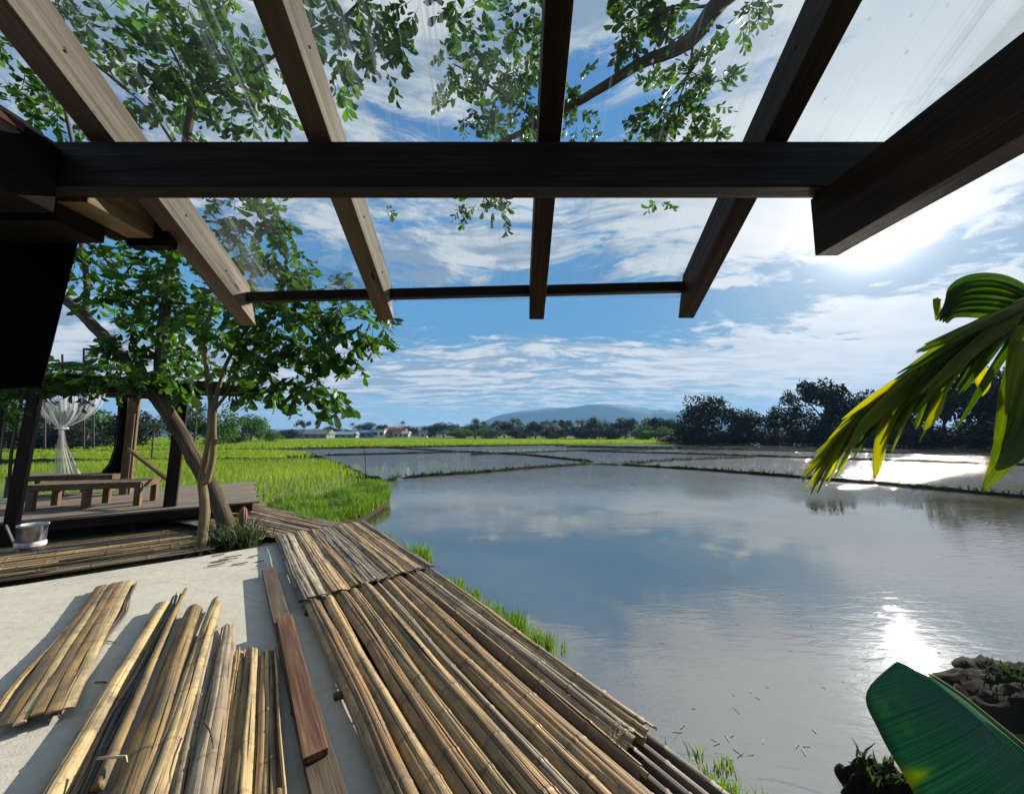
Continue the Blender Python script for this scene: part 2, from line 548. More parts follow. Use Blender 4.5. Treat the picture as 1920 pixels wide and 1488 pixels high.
# concrete
m, t, out = newmat('concrete')
o = wpos(t)
n1 = noise(t, o, 1.3, 6, .6)
n2 = noise(t, o, 14, 6, .65)
n3 = noise(t, o, 90, 3, .6)
c = ramp(t, mth(t, 'ADD', mth(t, 'MULTIPLY', n1, .55), mth(t, 'MULTIPLY', n2, .45)), [(.3, (.40, .38, .325)), (.5, (.54, .515, .45)), (.7, (.63, .605, .53))])
c = mixc(t, sstep(t, n3, .58, .75, 0, .3), c, (.22, .20, .17))
st = noise(t, mapping(t, o, (.8, 2.2, 1), (0, 0, R(35))), 1.0, 5, .6)
c = mixc(t, sstep(t, st, .56, .72, 0, .45), c, (.34, .31, .26))
n4 = noise(t, o, 2.6, 8, .7, .6)
c = mixc(t, sstep(t, n4, .54, .70, 0, .5), c, (.36, .345, .30))
cr_ = nd(t, 'ShaderNodeTexVoronoi', {'Vector': vmt(t, 'ADD', o, vmt(t, 'MULTIPLY', noise(t, o, 1.5, 5, .6, 0, out='Color'), (.35, .35, 0))), 'Scale': .42}, feature='DISTANCE_TO_EDGE')
c = mixc(t, sstep(t, cr_.outputs['Distance'], .0, .004, .25, 0), c, (.14, .13, .11))
p = princ(t, c, .82, mth(t, 'ADD', n2, mth(t, 'MULTIPLY', n3, .5)), .006, .7)
link(t, p.outputs[0], out.inputs[0])
M['concrete'] = m

# paddy water: a thin murky layer over mud, mostly calm, wind ripples in patches
m, t, out = newmat('paddy_water')
o = wpos(t)
sil = noise(t, o, .35, 5, .55)
c = mixc(t, sstep(t, sil, .35, .68), (.062, .060, .036), (.11, .102, .064))
r1 = noise(t, mapping(t, o, (3.2, 10.0, 1), (0, 0, R(-14))), 1.0, 3, .5, .9)
r2 = noise(t, mapping(t, o, (13, 40, 1), (0, 0, R(-20))), 1.0, 3, .5, .5)
r3 = noise(t, o, .9, 3, .5)
pos = nd(t, 'ShaderNodeSeparateXYZ', {0: o})
patch = noise(t, mapping(t, o, (.22, .5, 1), (0, 0, R(20))), 1.0, 4, .55)
rip = sstep(t, patch, .46, .68, .035, .50)
shore = sstep(t, mth(t, 'ADD', mth(t, 'MULTIPLY', pos.outputs[0], .55), mth(t, 'MULTIPLY', pos.outputs[1], -1.0)), -4.6, -.8, 0, .75)
far_ = sstep(t, pos.outputs[1], 9, 20, 0, 9.0)
amp = mth(t, 'MAXIMUM', mth(t, 'MAXIMUM', rip, shore), far_)
h = mth(t, 'MULTIPLY', mth(t, 'ADD', r1, mth(t, 'MULTIPLY', r2, .22)), amp)
h = mth(t, 'ADD', h, mth(t, 'MULTIPLY', r3, .06))
p = princ(t, c, .018, h, .012, .42, IOR=4.0)
link(t, p.outputs[0], out.inputs[0])
M['paddy_water'] = m

m, t, out = newmat('rice_ground')
o = wpos(t)
n1 = noise(t, mapping(t, o, (.05, .12, 1)), 1.0, 4, .6)
n2 = noise(t, mapping(t, o, (.9, 2.5, 1)), 1.0, 7, .65)
c = ramp(t, mth(t, 'ADD', mth(t, 'MULTIPLY', n1, .6), mth(t, 'MULTIPLY', n2, .4)), [(.34, (.09, .17, .012)), (.5, (.17, .26, .014)), (.66, (.28, .34, .03))])
p = princ(t, c, .9, n2, .15, .8, Specular_IOR_Level=.05)
tl = nd(t, 'ShaderNodeBsdfTranslucent', {'Color': c})
mx = nd(t, 'ShaderNodeMixShader', {0: .15, 1: p.outputs[0], 2: tl.outputs[0]})
link(t, mx.outputs[0], out.inputs[0])
M['rice_ground'] = m

m, t, out = newmat('earth')
o = wpos(t)
n1 = noise(t, o, .6, 6, .6)
n2 = noise(t, o, 9, 5, .65)
c = ramp(t, mth(t, 'ADD', mth(t, 'MULTIPLY', n1, .5), mth(t, 'MULTIPLY', n2, .5)), [(.32, (.03, .026, .016)), (.52, (.055, .048, .028)), (.68, (.06, .075, .026))])
p = princ(t, c, .95, n2, .03, .8, Specular_IOR_Level=.1)
link(t, p.outputs[0], out.inputs[0])
M['earth'] = m

m, t, out = newmat('forest_hill')
o = wpos(t)
n1 = noise(t, o, .004, 7, .65)
c = ramp(t, n1, [(.35, (.03, .05, .022)), (.65, (.06, .085, .035))])
p = princ(t, c, .95)
link(t, p.outputs[0], out.inputs[0])
M['forest_hill'] = m

# clear roof sheeting with dried dirt and rain streaks that run down the slope
m, t, out = newmat('clear_sheet')
uv = uvn(t)
s1 = noise(t, mapping(t, uv, (9, .55, 1)), 1.0, 5, .6, .5)
s2 = noise(t, mapping(t, uv, (55, 1.2, 1)), 1.0, 5, .65, .3)
s3 = noise(t, mapping(t, uv, (2.2, 1.6, 1)), 1.0, 5, .6)
vo = nd(t, 'ShaderNodeTexVoronoi', {'Vector': mapping(t, uv, (26, 22, 1)), 'Scale': 1.0, 'Randomness': 1.0}, feature='F1')
vc = nd(t, 'ShaderNodeSeparateColor', {0: vo.outputs['Color']}).outputs[0]
drop = mth(t, 'MULTIPLY', sstep(t, vo.outputs['Distance'], .10, .17, 1, 0), mth(t, 'GREATER_THAN', vc, .80))
film = mth(t, 'ADD', .003, mth(t, 'MULTIPLY', sstep(t, s3, .42, .72), .035))
stk = mth(t, 'MULTIPLY', sstep(t, s1, .50, .70), sstep(t, s2, .42, .68))
thin = mth(t, 'MULTIPLY', sstep(t, s2, .60, .72), .10)
fac = mth(t, 'ADD', film, mth(t, 'ADD', mth(t, 'MULTIPLY', stk, .40), thin))
fac = mth(t, 'ADD', fac, mth(t, 'MULTIPLY', drop, .3), clamp=True)
tr = nd(t, 'ShaderNodeBsdfTransparent', {'Color': (.93, .96, .97, 1)})
df = nd(t, 'ShaderNodeBsdfDiffuse', {'Color': (.62, .66, .68, 1)})
tl = nd(t, 'ShaderNodeBsdfTranslucent', {'Color': (.34, .39, .44, 1)})
dm = nd(t, 'ShaderNodeMixShader', {0: .75, 1: df.outputs[0], 2: tl.outputs[0]})
mx = nd(t, 'ShaderNodeMixShader', {0: fac, 1: tr.outputs[0], 2: dm.outputs[0]})
gl = nd(t, 'ShaderNodeBsdfGlossy', {'Color': (.9, .9, .9, 1), 'Roughness': .06})
fr = nd(t, 'ShaderNodeFresnel', {'IOR': 1.4})
mg = nd(t, 'ShaderNodeMixShader', {0: mth(t, 'MULTIPLY', fr.outputs[0], .45), 1: mx.outputs[0], 2: gl.outputs[0]})
link(t, mg.outputs[0], out.inputs[0])
M['clear_sheet'] = m

# sheer white net
m, t, out = newmat('sheer_net')
uv = uvn(t)
n1 = noise(t, mapping(t, uv, (60, 2, 1)), 1.0, 4, .6)
tr = nd(t, 'ShaderNodeBsdfTransparent')
df = nd(t, 'ShaderNodeBsdfDiffuse', {'Color': (.75, .75, .78, 1)})
tl = nd(t, 'ShaderNodeBsdfTranslucent', {'Color': (.75, .75, .78, 1)})
dm = nd(t, 'ShaderNodeMixShader', {0: .5, 1: df.outputs[0], 2: tl.outputs[0]})
mx = nd(t, 'ShaderNodeMixShader', {0: sstep(t, n1, .3, .7, .38, .72), 1: tr.outputs[0], 2: dm.outputs[0]})
link(t, mx.outputs[0], out.inputs[0])
M['sheer_net'] = m

# banana leaf: cross veins, yellow torn edges
def mat_banana(name, c0, c1, cy_, tr, trm=(1.7, 1.7, .8)):
    m, t, out = newmat(name)
    uv = uvn(t)
    s = nd(t, 'ShaderNodeSeparateXYZ', {0: uv})
    vein = noise(t, mapping(t, uv, (2.0, 240, 1)), 1.0, 2, .5)
    n = noise(t, wpos(t), 6, 5, .6)
    c = mixc(t, sstep(t, vein, .38, .62), tuple(x * .72 for x in c0), c1)
    c = mixc(t, sstep(t, attr(t, 'rnd'), .15, .9, 0, 1), c, cy_)
    c = mixc(t, sstep(t, n, .55, .75, 0, .4), c, cy_)
    p = princ(t, c, .42, vein, .0010, .4)
    tl = nd(t, 'ShaderNodeBsdfTranslucent', {'Color': mixc(t, 1.0, c, trm, 'MULTIPLY')})
    mx = nd(t, 'ShaderNodeMixShader', {0: tr, 1: p.outputs[0], 2: tl.outputs[0]})
    link(t, mx.outputs[0], out.inputs[0])
    M[name] = m
mat_banana('banana_leaf', (.085, .165, .012), (.14, .24, .018), (.52, .50, .03), .66)
mat_banana('teal_leaf', (.055, .20, .14), (.075, .25, .17), (.36, .42, .03), .58, (1.15, 1.25, 1.1))
mat_plain('midrib', (.20, .28, .08), .5)

m, t, out = newmat('haze')
t.links.new(nd(t, 'ShaderNodeVolumePrincipled', {'Color': (.25, .53, .95, 1), 'Density': .00019, 'Anisotropy': .1}).outputs[0], out.inputs['Volume'])
M['haze'] = m
# ------------------------------------------------------------------ ground, water, fields
WZ = -.25
def sheet(name, pts, z, mat, kind='structure', thick=0.0):
    b = MB()
    P3 = [(p[0], p[1], z) for p in pts]
    b.quad(P3, [(p[0], p[1]) for p in pts])
    if thick:
        n = len(pts)
        for k in range(n):
            p, q = P3[k], P3[(k + 1) % n]
            b.quad([(p[0], p[1], z - thick), (q[0], q[1], z - thick), q, p], [(0, 0), (1, 0), (1, thick), (0, thick)])
    return tag(b.build(name, M[mat]), kind=kind)

sheet('ground', [(-6000, -600), (6000, -600), (6000, 6000), (-6000, 6000)], -.6, 'earth')
sheet('water', [(-70, -25), (260, -25), (260, 92), (-70, 92)], WZ, 'paddy_water')
E1 = Vector((.811, .585, 0))       # across the walkway
E2 = Vector((-.585, .811, 0))      # along the walkway, away from the camera
O0 = Vector((-1.79, 3.43, 0))
def W(s, w, z=0.0):
    """s metres along the walkway towards the camera, w metres across it towards the water"""
    return O0 - E2 * s + E1 * w + Vector((0, 0, z))

sheet('concrete_pad', [W(-2.62, .22)[:2], W(-2.45, -2.3)[:2], W(-2.4, -9)[:2], W(7, -9)[:2], W(7, .22)[:2]], 0.0, 'concrete', thick=.5)

# rice fields: yellow-green beyond the near plots
far_edge = [G(-900, 846, -.2), G(440, 846, -.2), G(720, 838, -.2), G(1060, 833, -.2), G(1290, 831, -.2), G(1330, 829, -.2)]
def fld(name, pts, z, mat): return sheet(name, [p[:2] for p in pts], z, mat)
LEFT = [G(566, 849, -.21), G(470, 845, -.21), G(250, 845, -.21), G(-1300, 846, -.21)]
fld('rice_field', [Vector((-180, 40, 0)), G(-150, 868, -.2), G(300, 868, -.2), G(530, 863, -.2), G(590, 857, -.2), G(572, 849, -.2), G(440, 846, -.2), Vector((-180, 48, 0))], -.205, 'rice_ground')
fld('rice_field_far', [Vector((-260, 49, 0)), G(440, 845, -.2), G(720, 837.5, -.2), G(1060, 833, -.2), Vector((60, 92.2, 0)), Vector((150, 300, 0)), Vector((-500, 420, 0)), Vector((-500, 60, 0))], -.20, 'rice_ground')
fld('far_bank', [Vector((60.2, 92.0, 0)), Vector((62, 78, 0)), Vector((60, 62, 0)), Vector((64, 46, 0)), Vector((90, 44, 0)), Vector((260, 40, 0)), Vector((260, 330, 0)), Vector((151, 300, 0))], -.19, 'earth')

# mud dikes between the paddies
def dike(pts, wid=.45, hgt=.16, name='dike'):
    wid, hgt = wid * .55, hgt * .66
    b = MB()
    pp = []
    for k in range(len(pts) - 1):
        p, q = Vector(pts[k]), Vector(pts[k + 1])
        n = max(2, int((q - p).length / .35))
        for j in range(n):
            pp.append(p.lerp(q, j / n))
    pp.append(Vector(pts[-1]))
    rows, uvs = [], []
    for k, p in enumerate(pp):
        d = (pp[min(k + 1, len(pp) - 1)] - pp[max(0, k - 1)]).normalized()
        sd = Vector((d.y, -d.x, 0))
        end = 1.0 if 0 < k < len(pp) - 1 else .15
        wv = wid * (1 + .35 * math.sin(k * .9) * random.random() + .3 * (random.random() - .5)) * end
        h = hgt * (1 + .45 * (random.random() - .5)) * end
        row = []
        for f, g in ((-1.3, -.25), (-.75, .45), (-.3, .95), (.3, 1.0), (.75, .5), (1.3, -.25)):
            row.append((p.x + sd.x * wv * f, p.y + sd.y * wv * f, WZ + h * g * (1 + .3 * (random.random() - .5))))
        rows.append(row)
        uvs.append([(x, k * .3) for x in range(6)])
    b.grid(rows, uvs)
    o = b.build(name, M['mud'], smooth=True)
    tag(o, kind='structure')
    return pp
def gl(*pts): return [G(u, v, WZ) for u, v in pts]
dk = []
dk.append(dike(gl((722, 904), (735, 900), (744, 899)), .2, .12))
dk.append(dike(gl((1110, 870), (1140, 871), (1165, 872)), .16, .10))
dk.append(dike(gl((1040, 836), (1300, 838.5), (1600, 843)), .5, .2))
dk.append(dike(gl((752, 896), (900, 886), (1020, 876), (1110, 870)), .30, .17))
dk.append(dike(gl((1165, 872), (1300, 880), (1480, 894), (1700, 912), (1920, 933), (2100, 951)), .26, .16))
dk.append(dike(gl((604, 854), (700, 852), (860, 847.5)), .4, .2))
dk.append(dike(gl((722, 839.5), (850, 846.5), (985, 853), (1110, 866)), .42, .2))
dk.append(dike(gl((880, 853), (960, 850), (1060, 845.5), (1270, 842)), .42, .2))
dk.append(dike(gl((1100, 846), (1290, 851), (1560, 860), (1940, 873)), .36, .18))
dk.append(dike(gl((1060, 838.5), (1330, 842), (1700, 850), (2000, 857)), .55, .22))
dk.append(dike(gl((1165, 871), (1260, 863), (1420, 857)), .3, .15))
dk.append(dike(gl((440, 845.5), (600, 841), (760, 838.4), (1060, 834)), .5, .28))
dk.append(dike(gl((1480, 845), (1700, 846.5), (1940, 849)), .5, .22))
dk.append(dike(gl((566, 849), (590, 857), (640, 876), (690, 903), (722, 908)), .28, .34))
dk.append(dike(gl((-300, 872), (0, 869), (300, 868), (530, 864), (580, 857)), .45, .42))
dk.append(dike(gl((-200, 850), (100, 851), (300, 848), (460, 846)), .7, .45))

# bank under the walkway and the grassy hump beyond it
b = MB()
rows, uvs = [], []
for k in range(60):
    s = -4.6 + k * .16
    row = []
    jit = .10 * math.sin(k * .7) + .07 * random.random()
    for wv, z in ((.24, -.03), (.9, -.03), (1.26, -.06), (1.38 + jit * .5, -.16), (1.50 + jit * .8, -.27), (1.75 + jit, -.5)):
        q = W(s, wv, z + .02 * (random.random() - .5))
        row.append(q)
    rows.append(row)
    uvs.append([(x * .3, k * .16) for x in range(6)])
b.grid(rows, uvs)
tag(b.build('bank', M['earth'], smooth=True), kind='structure')

HUMP = [G(500, 962, -.1), G(520, 948, -.1), G(600, 938, -.1), G(690, 908, -.1), G(726, 915, -.1), G(726, 938, -.15), G(690, 962, -.15), G(640, 985, -.1), G(600, 992, -.1)]
hc = sum((Vector(p) for p in HUMP), Vector()) / len(HUMP)
b = MB()
rows = []
for f, z in ((1.12, -.42), (1.0, -.24), (.8, -.10), (.5, -.02), (.2, .02), (.02, .03)):
    rows.append([(hc.x + (p.x - hc.x) * f, hc.y + (p.y - hc.y) * f, z + .04 * (random.random() - .5)) for p in HUMP])
b.grid(rows, closed=True)
tag(b.build('grass_bank', M['earth'], smooth=True), kind='structure')

# mud hump with debris at the lower right
from mathutils import noise as mnoise
def mound(name, c, rx, ry, h, seed, mat='mud'):
    b = MB()
    rows, uvs = [], []
    for k in range(19):
        f = 1.15 - k / 18 * 1.13
        row = []
        for j in range(64):
            a = 2 * math.pi * j / 64
            rr = f * (1 + .18 * math.sin(a * 3 + seed) + .10 * math.sin(a * 7 + seed * 2))
            x, y = math.cos(a) * rx * rr, math.sin(a) * ry * rr
            z = h * max(-.6, 1 - f ** 2.2) * 1.05
            q = Vector((x * 14 + seed * 7, y * 14, 0))
            z += (mnoise.fractal(q, 1.0, 2.0, 5) * .30 + abs(mnoise.noise(q * 2.3)) * .22) * h * min(1, (1.2 - f) * 2.5)
            row.append((c[0] + x, c[1] + y, WZ - .03 + z))
        rows.append(row)
    b.grid(rows, closed=True)
    return tag(b.build(name, M[mat], smooth=True), kind='structure')
mc1 = G(1655, 1500, WZ)
mc2 = G(1960, 1330, WZ)
mound('mud_mound', mc1, .20, .17, .16, 3)
mound('mud_bank', mc2, .55, .55, .18, 5)

# far hills
b = MB()
prof = [(-700, 806), (300, 806), (700, 804), (860, 799), (900, 789), (940, 779), (985, 769), (1030, 764), (1065, 765), (1100, 758.5), (1140, 757), (1165, 760), (1200, 766), (1235, 767), (1300, 771), (1400, 779), (1550, 790), (1900, 800), (2600, 806)]
us = np.arange(-700, 2600, 12)
vv = np.interp(us, [p[0] for p in prof], [p[1] for p in prof])
rows = []
hr = np.random.default_rng(4)
rough = np.convolve(hr.normal(0, 1, len(us) + 8), np.ones(5) / 5, 'same')[4:-4]
for j, (f, yy) in enumerate(((.0, 3080), (.25, 3160), (.55, 3255), (.8, 3335), (1.0, 3400), (.7, 3600), (.0, 4000))):
    row = []
    for k, u in enumerate(us):
        top = P(u, vv[k], 3400)
        h = max(2, top.z + rough[k] * 17 + .8 * hr.normal(0, 2))
        fold = .12 * math.sin(k * .5 + j * 2.1) * (1 - abs(f - .5)) * f * (1 if j < 4 else 0)
        row.append((top.x * yy / 3400, yy + 25 * math.sin(k * .35 + j * .4), h * max(0, f + fold) if f < 1 else h))
    rows.append(row)
b.grid(rows)
tag(b.build('hills', M['forest_hill'], smooth=True), kind='structure')

hz = MB()
hz.box(-5200, 5200, -320, 4400, -1.6, 335)
tag(hz.build('haze', M['haze']), kind='stuff')

# ------------------------------------------------------------------ roof frame
perg = thing('pergola', (0, 1.49, 0), 'dark timber roof frame with four sloping rafters under clear streaked sheeting', 'pergola')
Hb = CAMZ
def kb(b, name, mat, bev=.004, **k): return kid(b.build(name, M[mat], bevel=bev, **k), perg)
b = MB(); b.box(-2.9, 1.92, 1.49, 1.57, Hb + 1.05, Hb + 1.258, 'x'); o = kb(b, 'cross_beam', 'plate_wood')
b = MB(); b.box(1.335, 1.435, -1.6, 1.575, Hb + .783, Hb + 1.0475); o = kb(b, 'side_beam', 'plate_wood')
b = MB(); b.box(-2.04, -1.90, 1.573, 1.885, Hb + 1.035, Hb + 1.24); o = kb(b, 'beam_bracket', 'bracket_wood')
o['label'] = 'pale sunlit wedge of the bracket behind the left end of the cross beam'
SLOPE = .563
def roofz(y): return Hb + 2.142 - SLOPE * y          # underside of the rafters
RH = .205
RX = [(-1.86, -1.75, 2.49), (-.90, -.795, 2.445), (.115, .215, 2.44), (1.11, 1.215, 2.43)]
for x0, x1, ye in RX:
    b = MB()
    ya = -1.3
    for f in (0,):
        v = []
        for x in (x0, x1):
            for y, up in ((ya, 0), (ya, RH), (ye - .09, RH), (ye, 0)):
                v.append((x, y, roofz(y) + up))
        L = lambda p: (p[1] * 1.15)
        def q(ix, fu): b.quad([v[i] for i in ix], [(fu(v[i]), L(v[i])) for i in ix])
        off = random.random() * 9
        sidef = lambda p: off + p[2] - roofz(p[1])
        flat = lambda p: off + 2 + p[0]
        q((0, 1, 2, 3), sidef); q((7, 6, 5, 4), lambda p: 1 + sidef(p))
        q((0, 3, 7, 4), flat); q((1, 5, 6, 2), flat)
        b.quad([v[i] for i in (3, 2, 6, 7)], [(0, 0), (.15, 0), (.15, .1), (0, .1)]); b.quad([v[i] for i in (0, 4, 5, 1)], [(0, 0), (.1, 0), (.1, .15), (0, .15)])
    bb = b
    o = bb.build('rafter', M['rafter_wood' if x0 < 0 else 'shaded_rafter_wood'])  # shade on the two right rafters is painted as darker wood
    import bmesh
    bm = bmesh.new(); bm.from_mesh(o.data); bmesh.ops.remove_doubles(bm, verts=bm.verts, dist=1e-5); bm.to_mesh(o.data); bm.free()
    md = o.modifiers.new('bevel', 'BEVEL'); md.width = .004; md.segments = 2; md.limit_method = 'ANGLE'
    kid(o, perg)
    for yn in (1.75, 1.9, 1.32, 2.2):
        nl = MB()
        cz = roofz(yn) + RH * (.35 + .3 * random.random())
        xs = x1 + .001 if x1 < 0 else x0 - .001
        nl.tube([(xs, yn, cz), (xs + (.004 if x1 < 0 else -.004), yn, cz)], [.006, .005], 8)
        n_ = nl.build('nail', M['metal_dark']); n_.parent = o
# eave strip in pieces between the rafters
ys = [2.40, 2.375, 2.35, 2.325]
for k in range(3):
    b = MB()
    xa, xb = RX[k][1] + .001, RX[k + 1][0] - .001
    za, zb = roofz(ys[k]) + .114, roofz(ys[k + 1]) + .114
    b.beam((xa, ys[k], za), (xb, ys[k + 1], zb), .05, .062)
    kb(b, 'eave_strip', 'plate_wood', .003)
# clear sheets, one over each bay
for k, (xa, xb, yb) in enumerate(((-1.80, -.80, 2.53), (-.84, .19, 2.53), (.14, 1.19, 2.50), (1.14, 2.25, 1.75))):
    b = MB()
    rows, uvs, rows2 = [], [], []
    ny = 40
    for j in range(ny + 1):
        y = -1.3 + (yb + 1.3) * j / ny
        row, ur = [], []
        for i in range(13):
            x = xa + (xb - xa) * i / 12
            edge = .022 * math.sin(x * 9 + k) * max(0, (j - 34) / 6) if yb > 2 else 0
            lift = RH + .006 + k % 2 * .006 + .004 * math.sin(x * 11 + y * 2.3) + edge * .6 + (.002 if 0 else 0)
            row.append((x, y + edge, roofz(y) + lift))
            ur.append((x + k * 3.3, y))
        rows.append(row); uvs.append(ur)
    b.grid(rows, uvs)
    o = b.build('roof_sheet', M['clear_sheet'], smooth=True, solid=.003)
    kid(o, perg)

# the hut at the left edge: hanging dark blind, eave beam and roof edge
hut = thing('hut', (-2.4, 1.5, 0), 'black unlit hut eave and hanging blind at the left edge', 'hut')
b = MB()
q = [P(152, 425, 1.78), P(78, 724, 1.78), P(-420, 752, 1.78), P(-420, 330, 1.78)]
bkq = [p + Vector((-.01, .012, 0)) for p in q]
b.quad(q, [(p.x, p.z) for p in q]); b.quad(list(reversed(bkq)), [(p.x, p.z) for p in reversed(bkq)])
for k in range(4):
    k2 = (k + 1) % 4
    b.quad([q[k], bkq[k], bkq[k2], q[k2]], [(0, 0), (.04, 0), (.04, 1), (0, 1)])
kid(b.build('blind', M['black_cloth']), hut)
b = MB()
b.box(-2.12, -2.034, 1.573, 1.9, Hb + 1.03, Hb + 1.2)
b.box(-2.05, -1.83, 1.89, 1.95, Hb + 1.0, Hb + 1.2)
kid(b.build('fascia', M['shaded_eave_wood'], bevel=.004), hut)
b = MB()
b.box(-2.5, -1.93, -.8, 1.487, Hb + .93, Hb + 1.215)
kid(b.build('eave_beam', M['shaded_eave_wood'], bevel=.004), hut)
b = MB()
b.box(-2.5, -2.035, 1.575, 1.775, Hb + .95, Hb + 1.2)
kid(b.build('soffit', M['shaded_eave_wood']), hut)
b = MB()
for k, (x, z, th) in enumerate(((-1.935, 1.228, .010), (-1.955, 1.246, .012), (-1.985, 1.268, .014))):
    b.box(-2.6, x, -.8, 1.47 - .03 * k, Hb + z - th / 2, Hb + z + th / 2)
kid(b.build('roof_edge', M['roof_sheet_metal'], bevel=.002), hut)
b = MB()
b.box(-1.932, -1.926, .2, 1.36, Hb + 1.19, Hb + 1.222)
kid(b.build('flashing', M['rust']), hut)
# unseen dark wall and floor, added behind the viewer to cut sky and bounce light
b = MB()
for k in range(16):
    b.box(-6.2, 3.4, -1.42 - .004 * (k % 2), -1.38, .02 + k * .25, .02 + k * .25 + .246, 'x')
kid(b.build('wall', M['dark_wood']), hut)
b = MB()
for k in range(17):
    b.box(-6.0, 1.0, -1.37 + k * .16, -1.37 + k * .16 + .152, .004, .012, 'x')
kid(b.build('light_block_floor', M['dark_wood']), hut)
# ------------------------------------------------------------------ split bamboo
BAM = random.Random(5)
def bamboo(name, p0, p1, w0, w1, n, arch, mat, label, group=None, thick=.008, end_jit=.06, zj=.004, wob=.006, cat='bamboo strip', bow=0.0, gap=.10, up=None):
    """a flattened culm: n slats side by side over an arched section, with nodes across them"""
    p0, p1 = Vector(p0), Vector(p1)
    L = (p1 - p0).length
    d = (p1 - p0) / L
    up = Vector(up) if up else Vector((0, 0, 1))
    side = d.cross(up).normalized()
    upv = side.cross(d).normalized()
    nodes = []
    x = BAM.uniform(.08, .4)
    while x < L - .05:
        nodes.append(x)
        x += BAM.uniform(.27, .46)
    b = MB()
    ph0 = BAM.uniform(0, 6)
    edges = [0.0]
    for k in range(n):
        edges.append(edges[-1] + BAM.uniform(.6, 1.4))
    edges = [e / edges[-1] - .5 for e in edges]
    for k in range(n):
        ea, eb = edges[k], edges[k + 1]
        g = gap * (eb - ea)
        r = BAM.random()
        ph, ph2 = BAM.uniform(0, 6), BAM.uniform(0, 6)
        dz = BAM.uniform(-zj, zj)
        s0, s1 = BAM.uniform(0, end_jit), L - BAM.uniform(0, end_jit)
        st = sorted(set([s0, s1] + [s0 + (s1 - s0) * j / 22 for j in range(1, 22)] + [q + e for q in nodes for e in (-.016, -.005, .005, .016) if s0 < q + e < s1]))
        lift = BAM.uniform(0, .012) if BAM.random() < .3 else 0
        rows, uvs, nv = [], [], []
        for sv in st:
            f = sv / L
            wd = w0 + (w1 - w0) * f
            isn = any(abs(sv - q) < .006 for q in nodes)
            cwob = wob * (math.sin(sv * 2.3 + ph0) + .35 * math.sin(sv * 7 + ph))
            row, ur = [], []
            xa, xb = (ea + g / 2) * wd, (eb - g / 2) * wd
            for fx, fz in ((0, -1), (0, 0), (.25, .55), (.5, .75), (.75, .55), (1, 0), (1, -1)):
                xx = xa + (xb - xa) * fx
                rel = 2 * xx / max(wd, 1e-4)
                z = arch * (1 - rel * rel) * (.85 + .15 * f)
                z += (thick * .55 * fz if fz >= 0 else -thick) + dz + (.0035 if isn and fz >= 0 else 0)
                z += .004 * math.sin(sv * 3.1 + ph2) + lift * (f ** 3) + bow * 4 * f * (1 - f)
                row.append(p0 + d * sv + side * (xx + cwob) + upv * z)
                ur.append((k * .37 + xx * 1.0 + (0.03 if fz < 0 else 0), sv))
            rows.append(row); uvs.append(ur); nv.append(1.0 if isn else 0.0)
        i0 = len(b.v)
        b.grid(rows, uvs, r)
        nc = len(rows[0])
        for a, q in enumerate(nv):
            for c in range(nc):
                b.node[i0 + a * nc + c] = q
        # end caps and underside
        for a in (0, len(rows) - 1):
            ix = [i0 + a * nc + c for c in range(nc)]
            b.f.append(tuple(ix)); b.uv.append([(c * .002, 0) for c in range(nc)])
        for a in range(len(rows) - 1):
            b.f.append((i0 + a * nc, i0 + (a + 1) * nc, i0 + (a + 1) * nc + nc - 1, i0 + a * nc + nc - 1))
            b.uv.append([(0, st[a]), (0, st[a + 1]), (.02, st[a + 1]), (.02, st[a])])
    o = b.build(name, M[mat], origin=tuple((p0 + p1) / 2 - Vector((0, 0, thick))))
    me = o.data
    sm = [len(f) == 4 for f in b.f]
    me.polygons.foreach_set('use_smooth', [False] * len(sm))
    return tag(o, label, cat, group)

def pole(name, p0, p1, r0, r1, mat, label, group=None, cat='bamboo pole', bend=.01):
    p0, p1 = Vector(p0), Vector(p1)
    L = (p1 - p0).length
    d = (p1 - p0) / L
    side = d.cross(Vector((0, 0, 1))).normalized()
    pts, rad, nd_ = [], [], []
    x = BAM.uniform(.05, .2)
    ns = []
    while x < L: ns.append(x); x += BAM.uniform(.2, .32)
    st = sorted(set([0, L] + [L * j / 14 for j in range(1, 14)] + [q + e for q in ns for e in (-.012, -.004, .004, .012) if 0 < q + e < L]))
    ph = BAM.uniform(0, 6)
    for s in st:
        isn = any(abs(s - q) < .005 for q in ns)
        pts.append(p0 + d * s + side * bend * math.sin(s * 2 + ph) + Vector((0, 0, bend * .5 * math.sin(s * 1.4 + ph))))
        rad.append((r0 + (r1 - r0) * s / L) * (1.10 if isn else 1))
        nd_.append(1.0 if isn else 0.0)
    b = MB()
    b.tube(pts, rad, 10, BAM.random())
    for k in range(len(pts)):
        for j in range(10): b.node[k * 10 + j] = nd_[k]
    return tag(b.build(name, M[mat], smooth=True, origin=tuple((p0 + p1) / 2)), label, cat, group)

ORD = ['first', 'second', 'third', 'fourth', 'fifth', 'sixth', 'seventh', 'eighth', 'ninth', 'tenth', 'eleventh', 'twelfth', 'thirteenth']
